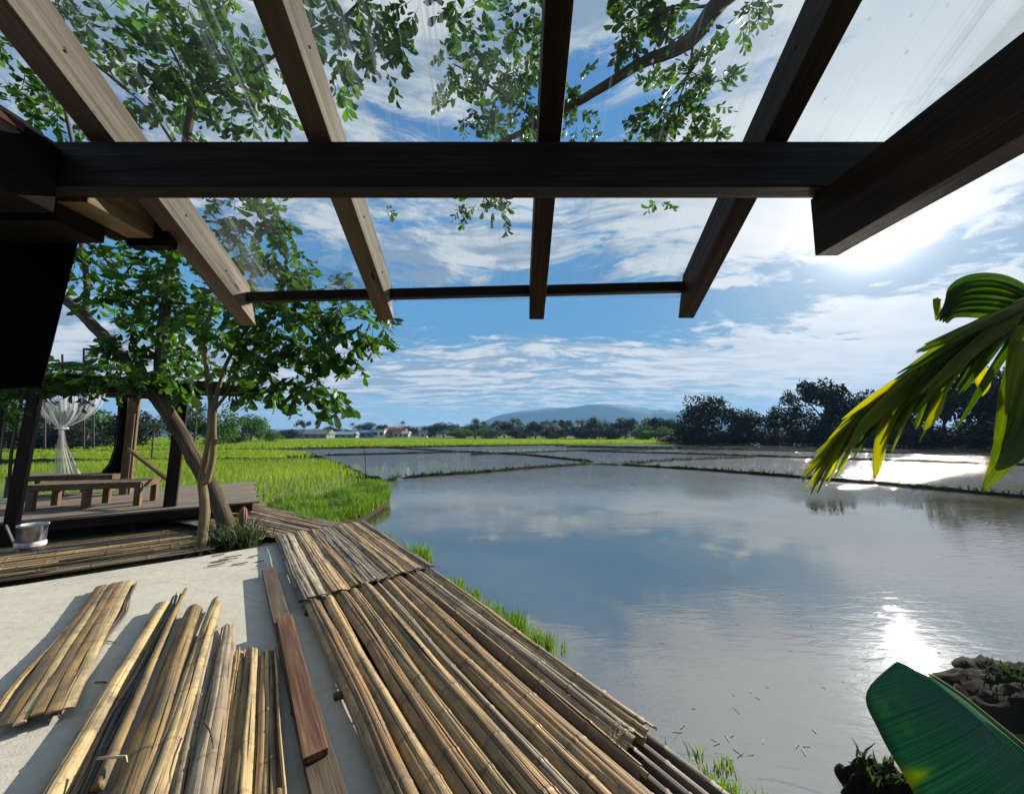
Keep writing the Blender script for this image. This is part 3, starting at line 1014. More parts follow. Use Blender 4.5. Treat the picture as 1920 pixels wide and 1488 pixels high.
# near section of the walkway, from the concrete side to the water side
mats = ['brown_bamboo', 'brown_bamboo', 'brown_bamboo', 'straw_bamboo', 'brown_bamboo', 'grey_bamboo', 'brown_bamboo', 'brown_bamboo', 'brown_bamboo', 'grey_bamboo', 'brown_bamboo']
near_w = [.125, .10, .12, .09, .135, .085, .10, .15, .08, .13, .12]
x = 0.0
tot = sum(near_w)
for k, wd in enumerate(near_w):
    ww = wd / tot * 1.27
    c = -.01 + x + ww / 2
    x += ww
    z = .045 + BAM.uniform(0, .012)
    short = k >= 9
    rel = c / 1.25
    e0 = -.10 - .10 * rel + BAM.uniform(-.02, .03)
    e1 = 2.60 if short else (2.74 if k == 8 else 3.1)
    bamboo('bamboo_strip', W(e0, c, z + .016), W(e1, c + BAM.uniform(-.03, .03) + .02, z), ww * 1.0, ww * 1.06, 2 + int(ww / .06), .042 + BAM.uniform(-.010, .014), mats[k],
           f'{ORD[k]} weathered bamboo strip from the concrete side of the near walkway stretch', 'bamboo strips of the near walkway stretch', end_jit=.05)
far_w = [.22, .19, .12, .24, .20, .16, .10]
tot = sum(far_w); x = 0
for k, wd in enumerate(far_w):
    ww = wd / tot * 1.33
    c = -.09 + x + ww / 2
    x += ww
    z = .06 + BAM.uniform(0, .010)
    c1 = c + .01
    e1 = .02 - .17 * (c / 1.25) + BAM.uniform(-.03, .03)
    bamboo('bamboo_strip', W(-2.72 - .18 * c + BAM.uniform(-.03, .03), c, z + .02), W(e1, c1 + .02, z + .03), ww * .98, ww * 1.03, 3 + int(ww / .045), .024, ['grey_bamboo', 'brown_bamboo', 'brown_bamboo', 'grey_bamboo', 'brown_bamboo', 'brown_bamboo', 'grey_bamboo'][k],
           f'{ORD[k]} greyish flattened bamboo strip from the tree side of the middle walkway stretch', 'bamboo strips of the middle walkway stretch', end_jit=.05)
# last stretch bending towards the pavilion
qa0, qa1 = Vector((-6.3, 6.95, .05)), Vector((-3.62, 5.55, .05))
qb0, qb1 = Vector((-5.9, 8.55, .05)), Vector((-2.72, 6.45, .05))
for k in range(7):
    f = (k + .5) / 7
    bamboo('bamboo_strip', qa0.lerp(qb0, f), qa1.lerp(qb1, f), .24, .19, 5, .02, 'brown_bamboo' if k % 3 else 'grey_bamboo',
           f'{ORD[k]} bamboo strip from the leaning tree in the walkway stretch by the pavilion', 'bamboo strips of the far walkway stretch', end_jit=.08)
# round carrying poles below the strips on the water side
for k in range(5):
    wv = .93 + k * .082
    pole('bamboo_pole', W(-3.0, wv + .02, -.015 - .012 * k), W(3.6, wv + .02, -.015 - .012 * k), .032, .030, 'dark_bamboo',
         f'{ORD[k]} dark round bamboo pole from the strips, carrying the walkway edge', 'round poles under the walkway edge')
for k, s in enumerate((-2.5, -1.2, .02, 1.3, 2.2)):
    pole('bamboo_pole', W(s, -.02, .012), W(s, 1.3, .005), .026, .026, 'dark_bamboo', f'{ORD[k]} dark bamboo cross pole under the walkway strips, counted from the tree', 'cross poles under the walkway')
# wire tie at the strip ends
b = MB()
tp = W(2.52, 1.02, .08)
for q in range(3):
    pts = [tp + Vector((.03 * math.cos(a + q) + .02 * q, .03 * math.sin(a + q), .028 + .025 * math.sin(a * 1.3 + q * 2))) for a in np.linspace(0, 4.5, 14)]
    b.tube(pts, [.0022] * 14, 5)
tag(b.build('wire_tie', M['straw'], smooth=True), 'loose pale wire tie sticking up at the near end of the walkway', 'wire')
b = MB()
for k in range(46):
    f = k / 45
    p = W(-.02 - .17 * f, -.06 + 1.33 * f, .105 + .02 * math.sin(f * 40))
    b.v.append(tuple(p))
pts = [W(.005 - .18 * f, -.07 + 1.34 * f, .112 + .012 * math.sin(f * 55)) for f in np.linspace(0, 1, 60)]
b = MB()
b.tube(pts, [.007 + .003 * math.sin(k * 1.9) for k in range(60)], 6, wob=.3)
tag(b.build('lashing', M['metal_dark'], smooth=True), 'dark twisted lashing across the seam of two walkway stretches', 'lashing')

# loose strips drying on the concrete, left to right
def loose(pts, w0, w1, n, arch, mat, label, z=.012, **k):
    (u0, v0), (u1, v1) = pts
    a, c = G(u0, v0, z), G(u1, v1, z)
    if v1 > 1450:      # runs out of the frame towards the camera
        c = a + (c - a) * 1.12
    return bamboo('bamboo_strip', a, c, w0, w1, n, arch, mat, label, None, **k)
def wpx(u, v, px, z=.02):
    return (G(u + px / 2, v, z) - G(u - px / 2, v, z)).length
loose([(214, 1093), (62, 1352)], .27, .285, 5, .012, 'straw_bamboo', 'wide yellow opened bamboo panel lying by itself, leftmost on the concrete', z=.05, end_jit=.05)
loose([(196, 1098), (-12, 1345)], .035, .045, 2, .012, 'straw_bamboo', 'narrow pale bamboo slat along the left edge of the lone panel', z=.035, wob=.02)
loose([(250, 1092), (108, 1360)], .05, .05, 4, .014, 'dark_bamboo', 'thin dark splinters along the right edge of the lone panel', z=.02, end_jit=.16, wob=.03, cat='splinters')
loose([(307, 1133), (100, 1488)], .10, .115, 2, .05, 'straw_bamboo', 'golden half culm of bamboo beside a broad shadow, second pile from the left', z=.03, gap=.02)
loose([(336, 1112), (165, 1480)], .075, .11, 5, .02, 'dark_bamboo', 'bundle of dark grey bamboo splinters between two golden culms', z=.035, end_jit=.14, wob=.014)
pole('bamboo_pole', G(349, 1104, .07), G(180, 1476, .07), .016, .024, 'straw_bamboo', 'thin pale bamboo stick with side knots on the dark splinters', bend=.006)
loose([(366, 1140), (245, 1490)], .12, .165, 3, .055, 'straw_bamboo', 'broad rounded yellow bamboo culm in the middle of the loose strips', z=.03, gap=.02)
loose([(409, 1122), (285, 1490)], .085, .115, 3, .03, 'straw_bamboo', 'long yellow bamboo strip with torn ragged far end', z=.05, end_jit=.16, gap=.06)
loose([(398, 1178), (336, 1490)], .09, .13, 4, .045, 'grey_bamboo', 'grey half culm left of the taller grey strip', z=.02, gap=.05)
loose([(428, 1172), (378, 1490)], .085, .14, 4, .04, 'grey_bamboo', 'grey brown bamboo strip with a curved twig lying on it', z=.045, gap=.05)
loose([(446, 1222), (415, 1490)], .085, .12, 5, .035, 'brown_bamboo', 'brown cracked bamboo strip left of a clean yellow one', z=.02, gap=.06)
loose([(470, 1218), (452, 1490)], .08, .10, 3, .04, 'straw_bamboo', 'clean yellow bamboo strip with dark knots, shortest of the pile', z=.04, gap=.05)
loose([(498, 1222), (500, 1490)], .11, .14, 5, .03, 'brown_bamboo', 'dark brown bamboo strip in the shade of the red plank', z=.03, gap=.08)
loose([(515, 1210), (535, 1490)], .016, .016, 1, .006, 'straw_bamboo', 'very thin pale bamboo edge strip right of the dark brown strip', z=.07, wob=.004)
b = MB()
tw = [G(382, 1352, .1), G(392, 1366, .12), G(398, 1385, .13), G(400, 1402, .12)]
b.tube(tw, [.004, .004, .003, .002], 6)
tag(b.build('twig', M['bark'], smooth=True), 'dark curved twig lying on the grey brown bamboo strip', 'twig')
b = MB()
b.tube([G(183, 1421, .1), G(236, 1417, .12), G(238, 1428, .115)], [.006, .005, .004], 6)
tag(b.build('twig', M['straw'], smooth=True), 'short pale twig across the thin bamboo stick', 'twig')
# thin reed bits on the bare concrete
for (u0, v0, u1, v1, lab) in ((183, 1202, 217, 1203, 'short thin reed lying right of the lone panel'), (178, 1278, 205, 1280, 'short thin reed in the shadow of the golden culm'),
                              (208, 1159, 219, 1157, 'tiny reed bit near the top of the lone panel')):
    b = MB()
    p0, p1 = G(u0, v0, .006), G(u1, v1, .006)
    b.tube([p0, p0.lerp(p1, .5) + Vector((0, .004, .003)), p1], [.0035, .004, .003], 6)
    tag(b.build('reed', M['brown_wood'], smooth=True), lab, 'reed')

# planks
def plank(pts, w0, w1, z, th, mat, label):
    (u0, v0), (u1, v1) = pts
    a, c = G(u0, v0, z), G(u1, v1, z)
    if v1 > 1470: c = a + (c - a) * 1.15
    b = MB()
    b.beam(a, c, (w0 + w1) / 2, th)
    return tag(b.build('plank', M[mat], bevel=.003, origin=tuple((a + c) / 2)), label, 'plank')
plank([(503, 1068), (615, 1488)], .115, .13, .055, .035, 'grey_plank', 'long grey brown plank lying under the reddish one beside the walkway')
plank([(533, 1158), (592, 1418)], .10, .11, .092, .034, 'red_plank', 'shorter reddish brown plank with nail holes on top of the grey plank')
b = MB()
b.box(-.05, .05, -.03, .03, 0, .036)
o = b.build('block', M['brown_wood'], origin=(0, 0, 0)); o.location = G(508, 1085, 0); tag(o, 'small wood block propping the far end of the grey plank', 'block')
o = b.build('block', M['brown_wood'], origin=(0, 0, 0)); o.location = G(566, 1330, 0); o.rotation_euler.z = .3; tag(o, 'small wood block under the middle of the grey plank', 'block')

# chips on the concrete near the trees
for k in range(9):
    u, v = BAM.uniform(405, 490), BAM.uniform(1040, 1060)
    p = G(u, v, .008 + k * .002)
    b = MB()
    L_, w_ = BAM.uniform(.08, .22), BAM.uniform(.012, .03)
    a = BAM.uniform(.1, .7)
    b.obox((0, 0, 0), (-math.sin(a) * w_ / 2, math.cos(a) * w_ / 2, 0), (math.cos(a) * L_ / 2, math.sin(a) * L_ / 2, .004), (0, 0, .003))
    o = b.build('bamboo_chip', M['straw_bamboo']); o.location = p
    tag(o, 'pale bamboo chip in the small heap on the concrete below the trees', 'chip', 'bamboo chips on the concrete')

# ------------------------------------------------------------------ pavilion
DZ = .30
def D(e1, e2, z=0.0):
    p = Vector((-7.15, 5.55, 0)) + E1 * e1 + E2 * e2
    return Vector((p.x, p.y, z))
pav = thing('pavilion', D(1, 1, 0), 'open shaded timber pavilion with dark posts on a raised plank deck', 'pavilion')
b = MB()
for k in range(17):
    f0 = k * .215
    b.obox(D(.92 + .02 * BAM.random(), f0 + .1, DZ - .016 + BAM.uniform(-.002, .002)), E2 * .103, E1 * (1.97 + BAM.uniform(-.03, .03)), (0, 0, .016), BAM.random())
kid(b.build('deck', M['deck_wood'], bevel=.003), pav)
b = MB()
b.beam(D(-1.0, .02, DZ - .10), D(2.8, .02, DZ - .10), .05, .14)
for e in (-.9, 1.2, 2.7):
    for e2 in (.15, 1.8, 3.4):
        b.box(D(e, e2).x - .06, D(e, e2).x + .06, D(e, e2).y - .06, D(e, e2).y + .06, -.4, DZ - .04, 'z')
b.beam(D(-1.0, 1.8, DZ - .10), D(2.8, 1.8, DZ - .10), .05, .12)
kid(b.build('joist', M['dark_wood'], bevel=.003), pav)
def post(p, q, w, mat='dark_wood'):
    b = MB(); b.beam(p, q, w, w, up=E2); return kid(b.build('post', M[mat], bevel=.008), pav)
post((-7.2, 5.52, 0), (-7.18, 5.60, 2.3), .13)
post(Vector((-6.02, 6.72, 0)), Vector((-5.98, 6.75, 2.3)), .17)
p2 = G(238, 905, DZ); p2 = P(236, 912, 8.1)
post((p2.x, 8.1, DZ), (p2.x, 8.1, 2.35), .17, 'brown_wood')
post(D(-1.2, 2.8, 0), D(-1.2, 2.8, 2.35), .13)
b = MB(); b.beam((p2.x + .05, 8.02, 1.25), Vector((-6.06, 6.88, .62)), .05, .06); kid(b.build('brace', M['brown_wood'], bevel=.003), pav)
b = MB(); b.beam((p2.x + .12, 8.0, DZ), (p2.x + .13, 8.0, 2.0), .022, .03, up=E2); kid(b.build('lit_edge_strip', M['deck_wood']), pav)  # sunlit edge of the middle post, put in as a paler strip
b = MB()
b.beam(Vector((-9.4, 5.5, 2.36)), P(448, 733, 6.9), .16, .20)
b.beam(Vector((-9.6, 6.0, 2.52)), P(430, 722, 7.3), .10, .12)
b.beam(D(-1.5, 2.85, 2.42), Vector((p2.x + .5, 8.35, 2.42)), .12, .16)
kid(b.build('beam', M['dark_wood'], bevel=.006), pav)
b = MB()
b.obox(Vector((-7.9, 6.1, 2.52)), E1 * 1.9, E2 * .42, (0, 0, .03))
kid(b.build('roof', M['dark_wood']), pav)

# strips laid on the ground in front of the deck
gm = ['grey_bamboo', 'brown_bamboo', 'straw_bamboo', 'brown_bamboo', 'grey_bamboo', 'brown_bamboo', 'brown_bamboo', 'grey_bamboo', 'dark_bamboo', 'brown_bamboo']
for k in range(10):
    e2 = .06 + k * .155
    p0 = W(-2.50 - e2, -4.1 + BAM.uniform(-.3, .3), .03 + BAM.uniform(0, .03))
    p1 = W(-2.66 - e2, -.75 - .05 * k + BAM.uniform(-.12, .15), .04 + BAM.uniform(0, .03))
    bamboo('bamboo_strip', p0, p1, .14, .14, 4, .012, gm[k], f'{ORD[k]} bamboo strip back from the concrete in front of the pavilion deck', 'bamboo strips in front of the pavilion deck', end_jit=.3, wob=.02)
for k in range(3):
    p0 = W(-2.56 - .2 * k, -3.6 + k * .7, .085); p1 = W(-2.62 - .22 * k, -2.1 + k * .8, .085)
    bamboo('bamboo_strip', p0, p1, .05, .045, 2, .008, ['red_plank', 'straw_bamboo', 'straw_bamboo'][k] if 0 else ['brown_bamboo', 'straw_bamboo', 'straw_bamboo'][k],
           ['narrow brown slat on top of the front strips before the pavilion', 'narrow pale slat in the middle of the strips before the pavilion', 'narrow pale slat near the trees on the strips before the pavilion'][k], None, end_jit=.1)
b = MB(); b.quad([W(-2.45, -5.5, -.03), W(-2.45, .1, -.03), W(-5.2, .1, -.03), W(-8.4, -.6, -.03), W(-8.4, -7.5, -.03), W(-2.45, -9, -.03)], [(0, 0), (5, 0), (5, 3), (4, 5), (0, 5), (0, 3)])
tag(b.build('ground_patch', M['earth']), kind='structure')

# day beds
def daybed(c, a, length, depth, label, height=.42):
    e1 = Vector((math.cos(a), math.sin(a), 0)); e2 = Vector((-math.sin(a), math.cos(a), 0))
    root = thing('daybed', c, label, 'day bed')
    c = Vector(c)
    b = MB()
    n = 12
    for k in range(n):
        b.obox(c + e1 * (-length / 2 + (k + .5) * length / n) + Vector((0, 0, height - .012)), e1 * (length / n * .46), e2 * depth / 2, (0, 0, .012), BAM.random())
    kid(b.build('top', M['grey_plank'], bevel=.002), root)
    b = MB()
    for sg in (-1, 1):
        b.obox(c + e2 * sg * (depth / 2 - .03) + Vector((0, 0, height - .065)), (0, 0, .04), e1 * (length / 2 - .02), e2 * .02)
        b.obox(c + e1 * sg * (length / 2 - .03) + Vector((0, 0, height - .065)), (0, 0, .04), e2 * (depth / 2 - .06), e1 * .02)
    kid(b.build('rail', M['brown_wood'], bevel=.002), root)
    for s1 in (-1, 0, 1):
        for s2 in (-1, 1):
            b = MB()
            q = c + e1 * s1 * (length / 2 - .06) + e2 * s2 * (depth / 2 - .06)
            b.obox(q + Vector((0, 0, (height - .11) / 2)), e1 * .045, (0, 0, (height - .11) / 2), e2 * .045)
            kid(b.build('leg', M['brown_wood'], bevel=.003), root)
    return root
ang = .36
fr = Vector((-6.63, 6.75, DZ))
u1 = Vector((math.cos(ang), math.sin(ang), 0)); u2 = Vector((-math.sin(ang), math.cos(ang), 0))
daybed(fr - u1 * .72 + u2 * .36, ang, 1.5, .66, 'low slatted wooden day bed at the front of the pavilion deck')
daybed(Vector((-9.35, 8.1, DZ)), .22, 1.75, .7, 'low slatted wooden day bed behind the front one, under the white net')
# net
b = MB()
rows, uvs = [], []
nyy = 7.55
prof = [(738, 52, 198), (748, 55, 196), (760, 61, 191), (773, 71, 180), (785, 84, 162), (794, 97, 142), (800, 106, 128), (806, 109, 121), (815, 110, 122), (830, 107, 126), (850, 104, 134), (870, 102, 144), (888, 101, 152)]
for k, (v, ul, ur) in enumerate(prof):
    row, uu = [], []
    for i in range(61):
        f = i / 60
        u = ul + (ur - ul) * f
        sag = -9 * math.sin(f * math.pi) if 0 < k < 5 else 0
        amp = .03 + .07 * min(1, abs(k - 7) / 6)
        p = P(u, v - sag * .0, nyy + amp * math.sin(f * 44 + k * .15) + .2 * math.cos((f - .5) * math.pi * 2) * (1 if k < 6 else .3))
        row.append(p); uu.append((f * 1.5, -p.z))
    rows.append(row); uvs.append(uu)
b.grid(rows, uvs)
nt_ = b.build('net_curtain', M['sheer_net'], smooth=True)
root = thing('mosquito_net', P(120, 888, nyy), 'sheer white mosquito net knotted in the middle, hanging in the pavilion', 'mosquito net')
kid(nt_, root)
b = MB()
kc = P(115, 803, nyy)
b.tube([kc + Vector((.07 * math.cos(a), .10 * math.sin(a), .01 * math.sin(3 * a))) for a in np.linspace(0, 2 * math.pi, 20)], [.014] * 20, 6)
kid(b.build('tie', M['sheer_net'] if 0 else M['white_wall'], smooth=True), root)
# dark curtain bunched at the back post
b = MB()
rows = []
for k, (v, ul, ur) in enumerate([(746, 222, 240), (790, 220, 238), (840, 214, 236), (868, 205, 236), (890, 186, 236)]):
    rows.append([P(ul + (ur - ul) * i / 24, v, 8.35 + .06 * math.sin(i * 1.3)) for i in range(25)])
b.grid(rows)
tag(b.build('curtain', M['dark_wood'], smooth=True, solid=.01), 'dark bunched curtain flaring at the foot of the middle pavilion post', 'curtain')
# bucket
bc = G(57, 1024, .07)
bk = thing('bucket', bc, 'dark metal bucket with pale rim and base in front of the pavilion deck', 'bucket')
def lathe(prof, n=28):
    b = MB()
    b.grid([[(bc.x + r * math.cos(a), bc.y + r * math.sin(a), bc.z + z) for a in np.linspace(0, 2 * math.pi, n, endpoint=False)] for r, z in prof], closed=True)
    return b
kid(lathe([(.0, .07), (.128, .07), (.130, .085), (.133, .24), (.136, .27)]).build('side', M['bucket_side'], smooth=True), bk)
kid(lathe([(.0, .002), (.135, .0), (.142, .02), (.140, .055), (.130, .07), (.0, .071)]).build('foot', M['bucket_rim'], smooth=True), bk)
kid(lathe([(.125, .27), (.142, .268), (.144, .292), (.130, .296), (.124, .29), (.120, .12), (.0, .12)]).build('rim', M['bucket_rim'], smooth=True), bk)
b = MB(); b.beam(G(34, 1036, .05), P(11, 984, G(34, 1036).y + .35), .022, .03)
tag(b.build('stick', M['deck_wood'], bevel=.002), 'pale stick leaning on the pavilion post left of the bucket', 'stick')
# flat shade panels on poles beyond the pavilion
def shade(pts, Y_, polesuv, label, th=.10):
    c = P(sum(p[0] for p in pts) / len(pts), sum(p[1] for p in pts) / len(pts), Y_)
    root = thing('sunshade', (c.x, c.y, 0), label, 'sunshade')
    b = MB()
    front = [P(u, v, Y_) for u, v in pts]
    back = [P(u, v, Y_) + Vector((0, 1.2, .05)) for u, v in pts]
    n = len(pts)
    b.quad(front, [(p.x, p.z) for p in front]); b.quad(list(reversed(back)), [(p.x, p.z) for p in back])
    for k in range(n):
        k2 = (k + 1) % n
        b.quad([front[k], back[k], back[k2], front[k2]], [(0, 0), (0, 1), (1, 1), (1, 0)])
    kid(b.build('panel', M['metal_dark']), root)
    for (u, va, vb) in polesuv:
        b = MB(); p, q = P(u, va, Y_ + .1), P(u, vb, Y_ + .1)
        b.tube([p, q], [.03, .03], 6); kid(b.build('pole', M['metal_dark']), root)
    return root
shade([(80, 684), (100, 680), (135, 677), (175, 686), (174, 689), (140, 685), (80, 688)], 13.0, [(117, 664, 840), (175, 686, 840), (84, 686, 840)], 'dark low pitched sunshade with thin poles behind the pavilion roof')
shade([(157, 652), (222, 654), (232, 668), (215, 668), (158, 656)], 14.5, [(157, 653, 840), (226, 656, 840)], 'dark tilted flat sunshade, higher of the two behind the leaning trunk')

# ------------------------------------------------------------------ thin stake in the paddy corner
b = MB(); p = G(686, 905, -.1); b.tube([p, P(684, 838, p.y)], [.018, .012], 6)
tag(b.build('stake', M['bark']), 'thin upright stick in the grass at the paddy corner', 'stake')
# ------------------------------------------------------------------ near trees
class Leaves:
    def __init__(s): s.b, s.d, s.s, s.L, s.W, s.r = [], [], [], [], [], []
    def spray(s, c, rad, n, size=.12, droop=.5, nleaf=9, rlen=.38, bright=0.0):
        c = np.array(c); rad = np.array(rad) if hasattr(rad, '__len__') else np.array([rad] * 3)
        q = norm(rng.normal(size=(n, 3))) * (rng.random((n, 1)) ** .45)
        p = c + q * rad
        ax = norm(q * np.array([1, 1, .5]) + rng.normal(size=(n, 3)) * .45 + np.array([0, 0, -droop * .6]))
        sd = norm(np.cross(ax, np.array([0, 0, 1.0]) + rng.normal(size=(n, 3)) * .3))
        col = np.clip(rng.random(n) * .75 + bright, 0, 1)
        # the twig the leaflets sit on
        s.b.append(p - ax * rlen * .35); s.d.append(ax + np.array([0, 0, -.12])); s.s.append(sd); s.L.append(np.full(n, rlen * 1.4)); s.W.append(np.full(n, .016)); s.r.append(np.zeros(n))
        for k in range(nleaf):
            f = (k // 2 + .6) / (nleaf / 2 + .6)
            sg = 1 if k % 2 else -1
            last = k == nleaf - 1
            base = p + ax * (rlen * f) + np.array([0, 0, -1]) * (rlen * .25 * f * f)
            d = norm(ax * (.6 if not last else 1) + (0 if last else 1) * sd * sg * .75 + np.array([0, 0, -1]) * droop * rng.uniform(.3, 1.1, (n, 1)) + rng.normal(size=(n, 3)) * .15)
            s2 = norm(np.cross(d, np.array([0, 0, 1.0]) + rng.normal(size=(n, 3)) * .5))
            l = size * rng.uniform(.5, 1.35, n) * (.8 + .35 * math.sin(f * 3))
            s.b.append(base); s.d.append(d); s.s.append(s2); s.L.append(l); s.W.append(l * rng.uniform(.42, .58, n))
            s.r.append(np.clip(col + rng.normal(0, .1, n), 0, 1))
    def build(s, name, mat, parent, bend=.16):
        c = np.concatenate
        o = leaf_obj(name, c(s.b), c(s.d), c(s.s), c(s.L), c(s.W), mat, None, bend, c(s.r))
        return kid(o, parent)

def limb(b, pts, r0, r1, n=9, wob=.10):
    pts = [Vector(p) for p in pts]
    fine = []
    for k in range(len(pts) - 1):
        p0, p1, p2, p3 = pts[max(k - 1, 0)], pts[k], pts[k + 1], pts[min(k + 2, len(pts) - 1)]
        for j in range(6):
            f = j / 6
            fine.append(.5 * ((2 * p1) + (p2 - p0) * f + (2 * p0 - 5 * p1 + 4 * p2 - p3) * f * f + (3 * p1 - p0 - 3 * p2 + p3) * f ** 3))
    fine.append(pts[-1])
    m = len(fine) - 1
    b.tube(fine, [r0 + (r1 - r0) * k / m for k in range(m + 1)], n, wob=wob)
    return fine

# leaning tree by the walkway
base = G(432, 1004, -.02)
lt = thing('tree', base, 'leaning tree with thick brown trunk growing between the deck and the walkway', 'tree')
b = MB()
T = [base + Vector((.03, -.02, -.1)), base, P(405, 935, 6.15), P(365, 860, 6.25), P(322, 785, 6.4), P(285, 735, 6.5), P(245, 690, 6.6), P(195, 632, 6.8), P(150, 585, 7.0), P(121, 560, 7.1)]
limb(b, T, .122, .085, 12, .16)
limb(b, [P(322, 785, 6.4), P(306, 740, 6.6), P(301, 660, 6.9), P(312, 570, 7.1), P(330, 420, 7.2), P(345, 300, 7.1), P(362, 190, 6.9), P(400, 80, 6.7), P(450, -60, 6.5)], .10, .06, 10)
limb(b, [P(160, 592, 7.0), P(162, 520, 7.1), P(152, 450, 7.2), P(150, 340, 7.3), P(120, 200, 7.4)], .05, .03, 8)
limb(b, [P(121, 560, 7.1), P(60, 520, 7.2), P(0, 430, 7.4)], .09, .05, 8)
for (u0, v0, y0, u1, v1, y1) in ((345, 300, 7.1, 240, 170, 6.7), (362, 190, 6.9, 300, 60, 6.5), (362, 190, 6.9, 470, 140, 6.4), (330, 420, 7.2, 470, 440, 6.8), (330, 420, 7.2, 230, 520, 7.0),
                                 (240, 170, 6.7, 60, 60, 6.6), (470, 140, 6.4, 640, 40, 6.0), (345, 300, 7.1, 420, 330, 6.8), (152, 450, 7.2, 220, 520, 7.0), (312, 570, 7.1, 400, 600, 6.8), (312, 570, 7.1, 260, 640, 6.8), (640, 40, 6.0, 740, -30, 5.8)):
    m = P((u0 + u1) / 2, (v0 + v1) / 2 - 14, (y0 + y1) / 2)
    limb(b, [P(u0, v0, y0), m, P(u1, v1, y1)], .035, .012, 6)
kid(b.build('trunk', M['bark'], smooth=True), lt)
lv = Leaves()
# (u, v, distance ahead, radius px, sprays)
for (u, v, y, r, n) in [
    (60, 70, 6.6, 95, 52), (20, 180, 6.8, 75, 40), (100, 205, 7.2, 45, 14), (180, 30, 6.5, 80, 40), (270, 45, 6.5, 70, 34), (300, 120, 6.6, 60, 36), (345, 150, 6.7, 75, 50), (400, 110, 6.4, 75, 48), (440, 185, 6.5, 65, 40),
    (490, 185, 6.4, 50, 26), (460, 60, 6.3, 75, 42), (390, 30, 6.4, 75, 40), (250, 190, 6.8, 55, 24), (330, 220, 6.9, 50, 16), (600, 60, 6.0, 55, 26), (640, 100, 6.0, 60, 34), (690, 40, 5.9, 60, 34), (660, 10, 5.9, 60, 28),
    (760, 100, 5.9, 38, 16), (725, 110, 5.9, 34, 10), (790, 8, 5.7, 38, 14), (870, 20, 5.6, 48, 22), (540, 10, 6.1, 50, 20), (140, 120, 6.7, 60, 22), (0, 20, 6.6, 70, 30),
    (200, 480, 7.0, 55, 30), (180, 530, 7.0, 40, 18), (225, 560, 6.9, 45, 22), (280, 470, 7.0, 60, 44), (320, 520, 6.9, 70, 62), (360, 470, 6.8, 60, 44), (350, 580, 6.8, 65, 52), (280, 560, 6.9, 50, 30), (410, 560, 6.8, 60, 44),
    (440, 420, 6.8, 60, 40), (490, 470, 6.7, 60, 40), (540, 430, 6.7, 50, 28), (540, 500, 6.7, 42, 26), (430, 490, 6.8, 55, 30), (600, 530, 6.6, 45, 18), (640, 545, 6.6, 40, 16), (250, 620, 6.7, 45, 24), (270, 650, 6.6, 40, 18),
    (330, 650, 6.7, 50, 30), (165, 490, 7.1, 30, 14), (420, 380, 6.9, 60, 20), (500, 390, 6.8, 40, 16), (190, 455, 7.1, 40, 16)]:
    dd = y / ray(u, v).y
    lv.spray(P(u, v, y), r / 700 * dd * .86, int(n * (.40 if v > 400 else .40 if u > 560 else .52)), .19, .65, 9, .40)
lv.build('crown', M['tree_leaf'], lt)

# slim tree in front of it
base = G(375, 1036, -.02)
stt = thing('tree', base, 'slim pale trunked tree at the corner of the concrete, drooping leaves to the right', 'tree')
b = MB()
limb(b, [base + Vector((0, 0, -.1)), base, P(384, 960, 5.28), P(380, 900, 5.32), P(392, 830, 5.35), P(396, 760, 5.4), P(388, 700, 5.45), P(385, 640, 5.5), P(400, 560, 5.6)], .072, .02, 10, .12)
limb(b, [P(388, 905, 5.32), P(400, 850, 5.3), P(402, 770, 5.4), P(412, 720, 5.45), P(430, 670, 5.5), P(470, 610, 5.5), P(520, 580, 5.5), P(600, 600, 5.45)], .040, .012, 8)
limb(b, [P(400, 770, 5.4), P(440, 715, 5.6), P(455, 660, 5.7), P(475, 600, 5.7), P(540, 560, 5.7)], .025, .01, 7)
for (u1, v1) in ((560, 700), (640, 700), (690, 600), (620, 590), (540, 680), (460, 560)):
    limb(b, [P(455, 650, 5.6), P((455 + u1) / 2, min(650, v1) - 12, 5.5), P(u1, v1, 5.4)], .014, .005, 5)
for k in range(7):
    a = k * .9
    limb(b, [base + Vector((0, 0, .06)), base + Vector((.14 * math.cos(a), .14 * math.sin(a), .02)), base + Vector((.26 * math.cos(a), .26 * math.sin(a), -.05))], .03, .012, 6)
kid(b.build('trunk', M['pale_bark'], smooth=True), stt)
lv = Leaves()
for (u, v, y, r, n) in [
    (470, 560, 5.6, 55, 34), (520, 590, 5.6, 55, 36), (570, 610, 5.5, 55, 38), (610, 640, 5.5, 42, 24), (650, 590, 5.5, 42, 28), (690, 600, 5.4, 36, 22), (680, 640, 5.4, 36, 18), (660, 660, 5.4, 24, 10), (540, 660, 5.5, 48, 26),
    (500, 640, 5.6, 50, 26), (470, 690, 5.6, 44, 18), (520, 710, 5.5, 40, 18), (560, 725, 5.5, 34, 16), (600, 720, 5.4, 34, 18), (630, 740, 5.4, 26, 12), (590, 690, 5.5, 34, 12), (430, 620, 5.6, 55, 26), (420, 690, 5.6, 42, 14), (505, 740, 5.5, 26, 8), (580, 570, 5.6, 50, 22),
    (380, 610, 5.7, 55, 26), (345, 690, 5.8, 40, 12), (440, 740, 5.6, 28, 6)]:
    dd = y / ray(u, v).y
    lv.spray(P(u, v, y), r / 700 * dd * .86, int(n * .46), .17, .9, 9, .32, .05)
lv.build('crown', M['slim_leaf'], stt)

